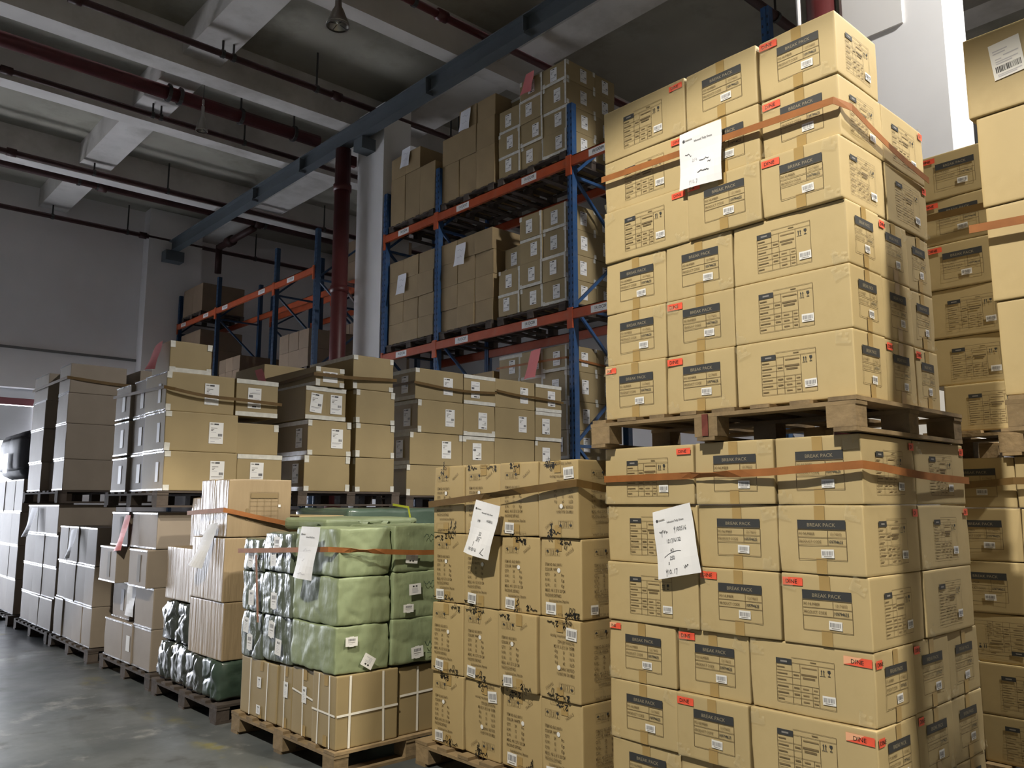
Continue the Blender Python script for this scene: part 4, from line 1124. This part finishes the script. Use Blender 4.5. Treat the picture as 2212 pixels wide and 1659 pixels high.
br(4.10, 4.95, 8.8, 9.6, 1.735, 2.79, 'large brown carton at the back of the middle taped pallet', g10)

# third and fourth rows, upper stacks
g11 = 'taped cartons on the taped pallet before the rack'
Zb = [3.15, 2.79, 2.412, 2.045, 1.70]
Xb = [5.40, 6.10, 6.60, 7.28, 7.76]
lab_ok = {(0, 0): .12, (0, 1): -.07, (0, 2): .15, (0, 3): .05, (1, 0): .13, (1, 1): .05, (1, 2): .12, (1, 3): -.05, (2, 0): .14, (2, 1): -.03, (2, 3): -.04}
tp = {(0, 0): '1', (0, 1): 'TB', (0, 3): 'TB', (1, 0): '13', (1, 1): '34B', (1, 3): 'TB', (2, 0): '12', (2, 1): '1T', (2, 3): '1', (3, 0): '13'}
for r in range(4):
    for c in range(4):
        x0, x1 = Xb[c], Xb[c + 1]
        if c == 0: x0 += (.0, .03, -.06, -.09)[r]
        o = br(x0, x1, 7.60 + (.0, .0, .012, .02)[r], 8.45, Zb[r + 1], Zb[r], 'brown taped carton, %s from left, %s row, taped pallet before the rack' % (ORD[c], row_word(r)), g11)
        if (r, c) in lab_ok: addr(o, 'R', lab_ok[(r, c)], o['sz'] * .5, c, fl=c % 2 == 1)
        corner_tape(o, 'R', tp.get((r, c), ''))
        if c == 0:
            corner_tape(o, 'L', 'TB' if r < 3 else 'T')
            if r < 3: addr(o, 'L', .22, .18, 2)
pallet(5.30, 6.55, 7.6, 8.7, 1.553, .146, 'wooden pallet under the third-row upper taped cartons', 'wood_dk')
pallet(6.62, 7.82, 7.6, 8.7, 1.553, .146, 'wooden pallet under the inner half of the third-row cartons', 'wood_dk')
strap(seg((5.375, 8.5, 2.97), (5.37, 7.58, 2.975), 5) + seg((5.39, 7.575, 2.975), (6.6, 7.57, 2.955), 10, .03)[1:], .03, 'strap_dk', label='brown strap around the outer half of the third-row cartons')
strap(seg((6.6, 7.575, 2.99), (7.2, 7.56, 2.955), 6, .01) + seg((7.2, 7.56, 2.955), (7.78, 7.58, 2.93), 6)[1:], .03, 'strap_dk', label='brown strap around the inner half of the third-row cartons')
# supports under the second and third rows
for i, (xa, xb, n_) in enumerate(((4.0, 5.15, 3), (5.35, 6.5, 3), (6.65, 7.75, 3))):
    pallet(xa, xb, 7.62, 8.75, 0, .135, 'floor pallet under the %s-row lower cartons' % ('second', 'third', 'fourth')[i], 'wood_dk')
    for r in range(4):
        for c in range(2):
            wd = (xb - xa) / 2
            zz = (1.545 - .14) / 4
            o = br(xa + c * wd, xa + (c + 1) * wd, 7.66, 8.6, .14 + r * zz, .14 + (r + 1) * zz, 'brown carton, %s column, %s layer from floor in the %s lower row' % (('outer', 'inner')[c], ORD[r], ('second', 'third', 'fourth')[i]), 'lower cartons of the inner rows')
            if r == 3 and i == 0:
                for u in (-.12, .12): decal(o, 'R', m_strip(.014, o['sz'] - .006, 'strap_w'), 'white_strap', u, o['sz'] / 2, .005)

# ---- aisle stacks further along
def m_endlabel(kind):
    def f():
        b = MB()
        if kind == 0: b.rect(-.04, -.12, .04, .12, M['ink_grey'])
        elif kind == 1: b.rect(-.05, -.07, .05, .07, M['white'])
        else: b.rect(-.045, -.10, .045, .10, M['pencil'])
        return b.mesh('end_label')
    return cached(('endl', kind), f)
def aisle_stack(ys, zs, X, phrase, m='kraft_dim', depth=.65, jx=None, skip=(), labels=(), grp=None, tapes='TB'):
    for r in range(len(zs) - 1):
        for c in range(len(ys) - 1):
            if (r, c) in skip: continue
            x = X + (jx or {}).get((r, c), 0) + RND.uniform(-.01, .01)
            o = carton(x, x + depth, ys[c + 1], ys[c], zs[r + 1], zs[r], m, 'taped carton, %s from left, %s row, %s' % (ORD[c], row_word(r), phrase), grp or 'cartons on ' + phrase)
            corner_tape(o, 'L', tapes, 'stape')
            if (r, c) in labels: decal(o, 'L', m_endlabel(labels[(r, c)]), 'end_label', .04, o['sz'] * .5, .0044)
            if c == len(ys) - 2: corner_tape(o, 'R', '24' if r % 2 else '')
# first-row lower stack under the pink-slip stack
aisle_stack([9.0, 8.47, 8.2, 7.72], [1.53, 1.20, .86, .50, .14], 2.68, 'under the pink-slip upper pallet', jx={(1, 0): -.10, (1, 2): -.08, (1, 1): .2, (2, 0): .05, (2, 1): .1},
            labels={(0, 0): 0, (1, 0): 0, (1, 2): 0, (2, 0): 2, (3, 1): 1}, grp='cartons under the pink-slip upper pallet')
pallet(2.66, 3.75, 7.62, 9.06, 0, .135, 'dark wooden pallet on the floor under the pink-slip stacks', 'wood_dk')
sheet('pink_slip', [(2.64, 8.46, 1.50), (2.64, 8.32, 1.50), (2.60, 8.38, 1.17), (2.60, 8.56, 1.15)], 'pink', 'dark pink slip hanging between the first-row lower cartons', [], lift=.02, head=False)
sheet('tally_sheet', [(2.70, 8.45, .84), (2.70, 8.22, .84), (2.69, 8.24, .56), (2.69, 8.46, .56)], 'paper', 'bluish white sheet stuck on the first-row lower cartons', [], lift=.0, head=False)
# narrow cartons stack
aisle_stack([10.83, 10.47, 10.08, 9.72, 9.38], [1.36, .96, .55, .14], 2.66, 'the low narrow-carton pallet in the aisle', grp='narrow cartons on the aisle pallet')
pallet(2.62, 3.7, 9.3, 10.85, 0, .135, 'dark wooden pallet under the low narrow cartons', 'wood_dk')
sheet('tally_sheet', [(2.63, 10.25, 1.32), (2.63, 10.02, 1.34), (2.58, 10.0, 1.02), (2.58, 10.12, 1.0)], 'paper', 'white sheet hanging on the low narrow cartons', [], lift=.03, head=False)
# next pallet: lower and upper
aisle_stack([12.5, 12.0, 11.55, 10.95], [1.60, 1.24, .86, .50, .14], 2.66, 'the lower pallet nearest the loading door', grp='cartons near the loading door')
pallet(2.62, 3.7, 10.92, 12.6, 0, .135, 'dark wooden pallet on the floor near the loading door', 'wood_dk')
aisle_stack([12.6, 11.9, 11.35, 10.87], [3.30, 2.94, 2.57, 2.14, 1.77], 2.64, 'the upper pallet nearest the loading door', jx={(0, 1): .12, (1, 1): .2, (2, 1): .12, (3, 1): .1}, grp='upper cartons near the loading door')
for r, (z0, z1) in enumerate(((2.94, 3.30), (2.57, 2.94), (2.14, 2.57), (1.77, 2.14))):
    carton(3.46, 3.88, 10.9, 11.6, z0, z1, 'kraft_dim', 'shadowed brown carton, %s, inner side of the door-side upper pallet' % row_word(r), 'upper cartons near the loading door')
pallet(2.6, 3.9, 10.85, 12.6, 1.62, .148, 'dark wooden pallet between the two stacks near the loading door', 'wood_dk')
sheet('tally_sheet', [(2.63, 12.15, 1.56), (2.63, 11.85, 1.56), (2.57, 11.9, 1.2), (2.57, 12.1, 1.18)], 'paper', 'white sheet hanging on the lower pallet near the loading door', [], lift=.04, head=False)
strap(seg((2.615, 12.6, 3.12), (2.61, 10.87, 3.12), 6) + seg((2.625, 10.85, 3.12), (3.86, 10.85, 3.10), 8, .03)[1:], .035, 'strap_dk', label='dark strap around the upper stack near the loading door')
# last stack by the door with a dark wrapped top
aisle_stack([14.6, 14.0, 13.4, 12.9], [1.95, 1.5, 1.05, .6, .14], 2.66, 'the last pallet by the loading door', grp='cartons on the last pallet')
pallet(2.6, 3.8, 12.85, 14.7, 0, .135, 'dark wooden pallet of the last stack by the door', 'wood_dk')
o = carton(2.6, 3.5, 12.9, 14.5, 1.96, 2.66, 'film_blk', 'dark film-wrapped bundle with a rounded top on the last pallet', None, 'bundle', 'wrapped_bundle', bulge=.02, r=.2, n=8, wrinkle=.004)
b_ = MB(); b_.rect(-.15, -.14, .15, .14, M['white']); decal(o, 'L', b_.mesh('address_label'), 'address_label', .1, .22, .05)

# ------------------------------------------------------------------ pallet racks
XF, XR = 8.0, 9.1
def upright(y, label, top=7.25, bm='blue', xf=8.0):
    p = tag(link('rack_upright', None, loc=(xf, y, 0)), label, 'rack frame')
    m = M[bm]
    for dx in (0, XR - XF):
        b = MB()
        w_, d_ = .10, .09
        b.box(dx - .0, dx + .004, -w_ / 2, w_ / 2, 0, top, m)
        b.box(dx + .004, dx + d_, -w_ / 2, -w_ / 2 + .004, 0, top, m); b.box(dx + .004, dx + d_, w_ / 2 - .004, w_ / 2, 0, top, m)
        b.box(dx - .006, dx, -.014, .014, 0, top, m)
        b.build('post', p)
        if dx == 0:
            b = MB()
            zz = .3
            while zz < top - .1:
                for s in (-1, 1): b.rect(s * .032 - .008, zz, s * .032 + .008, zz + .035, M['hole'])
                zz += .1
            o = link('perforations', b.mesh('perforations'), p, (-.0012, 0, 0)); o.rotation_euler = RL; o['kind'] = 'stuff'
    z = .5; k = 0
    while z < top - .3:
        b = MB(); z2 = min(z + .95, top - .1)
        a_, c_ = (.05, XR - XF + .04) if k % 2 == 0 else (XR - XF + .04, .05)
        b.bar((a_, 0, z), (c_, 0, z2), .035, .04, m); b.build('brace', p)
        if k % 2 == 0:
            b = MB(); b.bar((.05, 0, z - .02), (XR - XF + .04, 0, z - .02), .035, .04, m); b.build('brace', p)
        z = z2; k += 1
    for dx in (0, XR - XF):
        b = MB(); b.box(dx - .03, dx + .12, -.08, .08, 0, .01, m); b.build('foot_plate', p)
UP = [(1.55, 'behind the second column'), (4.53, 'above the tan cartons, second column side'), (7.63, 'in front, beside the taped cartons'), (10.72, 'between the plain carton loads'), (12.30, 'against the white column')]
UP = UP[1:]
for y, ph in UP: upright(y, 'blue perforated rack upright ' + ph)
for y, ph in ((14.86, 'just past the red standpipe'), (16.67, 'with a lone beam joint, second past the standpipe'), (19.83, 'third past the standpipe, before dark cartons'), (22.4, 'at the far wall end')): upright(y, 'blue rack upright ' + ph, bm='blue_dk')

def m_rack_label(txt):
    def f():
        b = MB(); b.rect(-.16, -.05, .16, .05, M['white']); b.text(txt, .062, -.1, -.012, M['bar_dark'], .001, sx=.85, bold=.012); b.rect(-.1, -.035, .06, -.028, M['pencil'], .001)
        return b.mesh('location_label')
    return cached(('rl', txt), f)
def beam(y0, y1, z, label, labels=(), rear=False, dx=0.0):
    p = tag(link('rack_beam', None, loc=((XR + .04 if rear else XF) + dx, (y0 + y1) / 2, z)), label, 'rack beam')
    h = .14; L2 = (y1 - y0) / 2
    b = MB(); b.box(.0 - .03, .02, -L2 + .052, L2 - .052, -h, 0, M['orange']); b.box(-.03, .05, -L2 + .052, L2 - .052, -.012, 0.0, M['orange']); b.build('beam_section', p)
    for s in (-1, 1):
        b = MB(); b.box(-.036, -.008, min(s * (L2 - .05), s * L2 * .9999), max(s * (L2 - .05), s * L2 * .9999), -.27, .02, M['orange']); b.build('end_connector', p)
    for u, txt in labels:
        d = link('location_label', m_rack_label(txt), p, (-.032, u, -h * .55)); d.rotation_euler = RL
bays = [(1.55, 4.53), (4.53, 7.63), (7.63, 10.72), (10.72, 12.30), (14.86, 16.67), (16.67, 19.83), (19.83, 22.4)]
names = ['behind the second column', 'beside the tan cartons', 'carrying taped and plain cartons', 'next to the white column', 'just past the standpipe', 'empty, past the standpipe', 'at the far wall']
LB = {(2, 4.25): ((-.74, '1R1DC08'), (.82, '1R1DC07')), (3, 4.25): ((.15, '1R1DC06'),), (2, 6.44): ((-.74, '1R1DD08'), (.82, '1R1DD07')), (3, 6.44): ((.15, '1R1DD06'),), (1, 4.25): ((1.0, '1R1DC09'),), (1, 6.44): ((1.0, '1R1DD09'),),
      (4, 6.44): ((.1, '1R1DD05'),), (5, 6.44): ((1.0, '1R1DD04'), (-1.0, '1R1DD03')), (6, 6.44): ((.8, '1R1DD02'), (-.7, '1R1DD01'))}
for i, (y0, y1) in enumerate(bays):
    if i == 0: continue
    for z, lv in ((2.06, 'lowest'), (4.25, 'middle'), (6.44, 'top')):
        if i >= 4 and lv == 'lowest': continue
        beam(y0, y1, z, 'orange rack front beam, %s level, bay %s' % (lv, names[i]), LB.get((i, z), ()))
        beam(y0, y1, z, 'dark orange rack rear beam, %s level, bay %s' % (lv, names[i]), (), True)

for y, ph in ((14.86, 'first'), (16.67, 'second'), (19.83, 'third')): upright(y, 'dark blue upright of the rear rack run, %s past the standpipe' % ph, 7.0, 'blue_dk', 9.45)
for y0, y1, nm in ((14.86, 16.67, 'near'), (16.67, 19.83, 'far')):
    for z, lv in ((4.25, 'middle'), (6.44, 'top')):
        beam(y0, y1, z, 'rear-run rack front beam, %s level, %s bay' % (lv, nm), dx=1.45)
        beam(y0, y1, z, 'rear-run rack back beam, %s level, %s bay' % (lv, nm), rear=True, dx=1.45)
# loads on the racks
def rack_load(y1, y0, zb, cols, rows, phrase, m, depth=.62, taped=False, skip=(), jx=None, h=None):
    pallet(XF + .02, XR + .1, y0, y1, zb, .15, 'wooden pallet under the ' + phrase, 'wood_dk')
    w_ = (y1 - y0) / cols
    for c in range(cols):
        z = zb + .152
        for r, hh in enumerate(rows):
            if (r, c) in skip: z += hh; continue
            x = XF + .05 + (jx or {}).get((r, c), 0) + RND.uniform(-.012, .012)
            dp = 1.08 if taped and c < cols - 1 else depth
            o = carton(x, x + dp, y1 - (c + 1) * w_, y1 - c * w_, z, z + hh, m, '%s carton, %s from left, %s layer up, %s' % ('taped' if taped else 'brown', ORD[c], ORD[r], phrase), 'cartons of the ' + phrase)
            if taped:
                corner_tape(o, 'L', ('TE', 'E12', 'B3E')[(r + c) % 3])
                addr(o, 'L', RND.uniform(-.06, .1) * (w_ > .4), hh * .5, (r * 3 + c) % 5, fl=(r + c) % 3 == 1)
                if c == cols - 1:
                    corner_tape(o, 'R', '1234'); addr(o, 'R', .05, hh * .5, r)
                    o2 = carton(x + depth + .003, x + depth + .45, y1 - (c + 1) * w_ + .01, y1 - c * w_, z, z + hh, m, 'taped carton, back of %s layer up, %s' % (ORD[r], phrase), 'cartons of the ' + phrase)
                    addr(o2, 'R', 0, hh * .5, r)
            z += hh
R4 = (.345, .37, .375, .36)
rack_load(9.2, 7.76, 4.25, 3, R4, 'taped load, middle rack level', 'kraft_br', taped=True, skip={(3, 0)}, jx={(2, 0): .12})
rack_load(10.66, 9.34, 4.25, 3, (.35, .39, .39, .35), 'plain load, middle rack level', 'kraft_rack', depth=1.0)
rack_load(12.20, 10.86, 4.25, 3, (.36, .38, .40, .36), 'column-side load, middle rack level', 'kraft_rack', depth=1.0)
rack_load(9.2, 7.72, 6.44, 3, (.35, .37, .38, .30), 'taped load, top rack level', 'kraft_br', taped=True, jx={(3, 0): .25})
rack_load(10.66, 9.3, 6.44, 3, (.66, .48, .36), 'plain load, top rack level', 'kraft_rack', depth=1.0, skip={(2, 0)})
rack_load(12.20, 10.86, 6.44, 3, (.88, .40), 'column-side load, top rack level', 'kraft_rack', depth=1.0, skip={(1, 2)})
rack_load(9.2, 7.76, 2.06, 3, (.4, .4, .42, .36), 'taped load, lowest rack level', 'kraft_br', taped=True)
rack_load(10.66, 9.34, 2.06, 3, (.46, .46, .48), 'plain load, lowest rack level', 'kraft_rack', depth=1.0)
for (yy, zz, mt_, lb) in ((7.83, 7.9, 'paper', None),):
    pass
for (y, z, zb_, lb) in ((10.1, 5.78, 0, 'white slip hanging on the plain load, middle level'), (11.75, 5.62, 0, 'white slip beside the column, middle level'), (10.0, 8.05, 0, 'white slip on the plain load, top level'), (11.7, 7.95, 0, 'white slip beside the column, top level')):
    sheet('tally_sheet', [(8.03, y + .13, z), (8.03, y - .12, z), (8.02, y - .10, z - .36), (8.02, y + .16, z - .36)], 'paper', lb, [('pencil', .02, scrib(.25, .3, .5, .1, 4)), ('pencil', .02, scrib(.25, .6, .5, .1, 5))], lift=.02, head=False)
sheet('pink_slip', [(8.0, 8.52, 8.05), (8.0, 8.34, 8.05), (7.98, 8.38, 7.72), (7.98, 8.62, 7.72)], 'pink', 'pink slip hanging on the top-level taped load', [], lift=.02, head=False)
sheet('pink_slip', [(8.02, 8.45, 3.78), (8.02, 8.25, 3.8), (7.97, 8.3, 3.38), (7.97, 8.52, 3.36)], 'pink', 'pink slip hanging on the lowest-level taped load', [], lift=.03, head=False)
strap(seg((8.03, 9.22, 3.62), (8.02, 7.75, 3.60), 6) + seg((8.03, 7.74, 3.60), (9.0, 7.74, 3.55), 6)[1:], .03, 'strap', label='orange strap around the lowest-level taped load')
# far rack loads: dark cartons
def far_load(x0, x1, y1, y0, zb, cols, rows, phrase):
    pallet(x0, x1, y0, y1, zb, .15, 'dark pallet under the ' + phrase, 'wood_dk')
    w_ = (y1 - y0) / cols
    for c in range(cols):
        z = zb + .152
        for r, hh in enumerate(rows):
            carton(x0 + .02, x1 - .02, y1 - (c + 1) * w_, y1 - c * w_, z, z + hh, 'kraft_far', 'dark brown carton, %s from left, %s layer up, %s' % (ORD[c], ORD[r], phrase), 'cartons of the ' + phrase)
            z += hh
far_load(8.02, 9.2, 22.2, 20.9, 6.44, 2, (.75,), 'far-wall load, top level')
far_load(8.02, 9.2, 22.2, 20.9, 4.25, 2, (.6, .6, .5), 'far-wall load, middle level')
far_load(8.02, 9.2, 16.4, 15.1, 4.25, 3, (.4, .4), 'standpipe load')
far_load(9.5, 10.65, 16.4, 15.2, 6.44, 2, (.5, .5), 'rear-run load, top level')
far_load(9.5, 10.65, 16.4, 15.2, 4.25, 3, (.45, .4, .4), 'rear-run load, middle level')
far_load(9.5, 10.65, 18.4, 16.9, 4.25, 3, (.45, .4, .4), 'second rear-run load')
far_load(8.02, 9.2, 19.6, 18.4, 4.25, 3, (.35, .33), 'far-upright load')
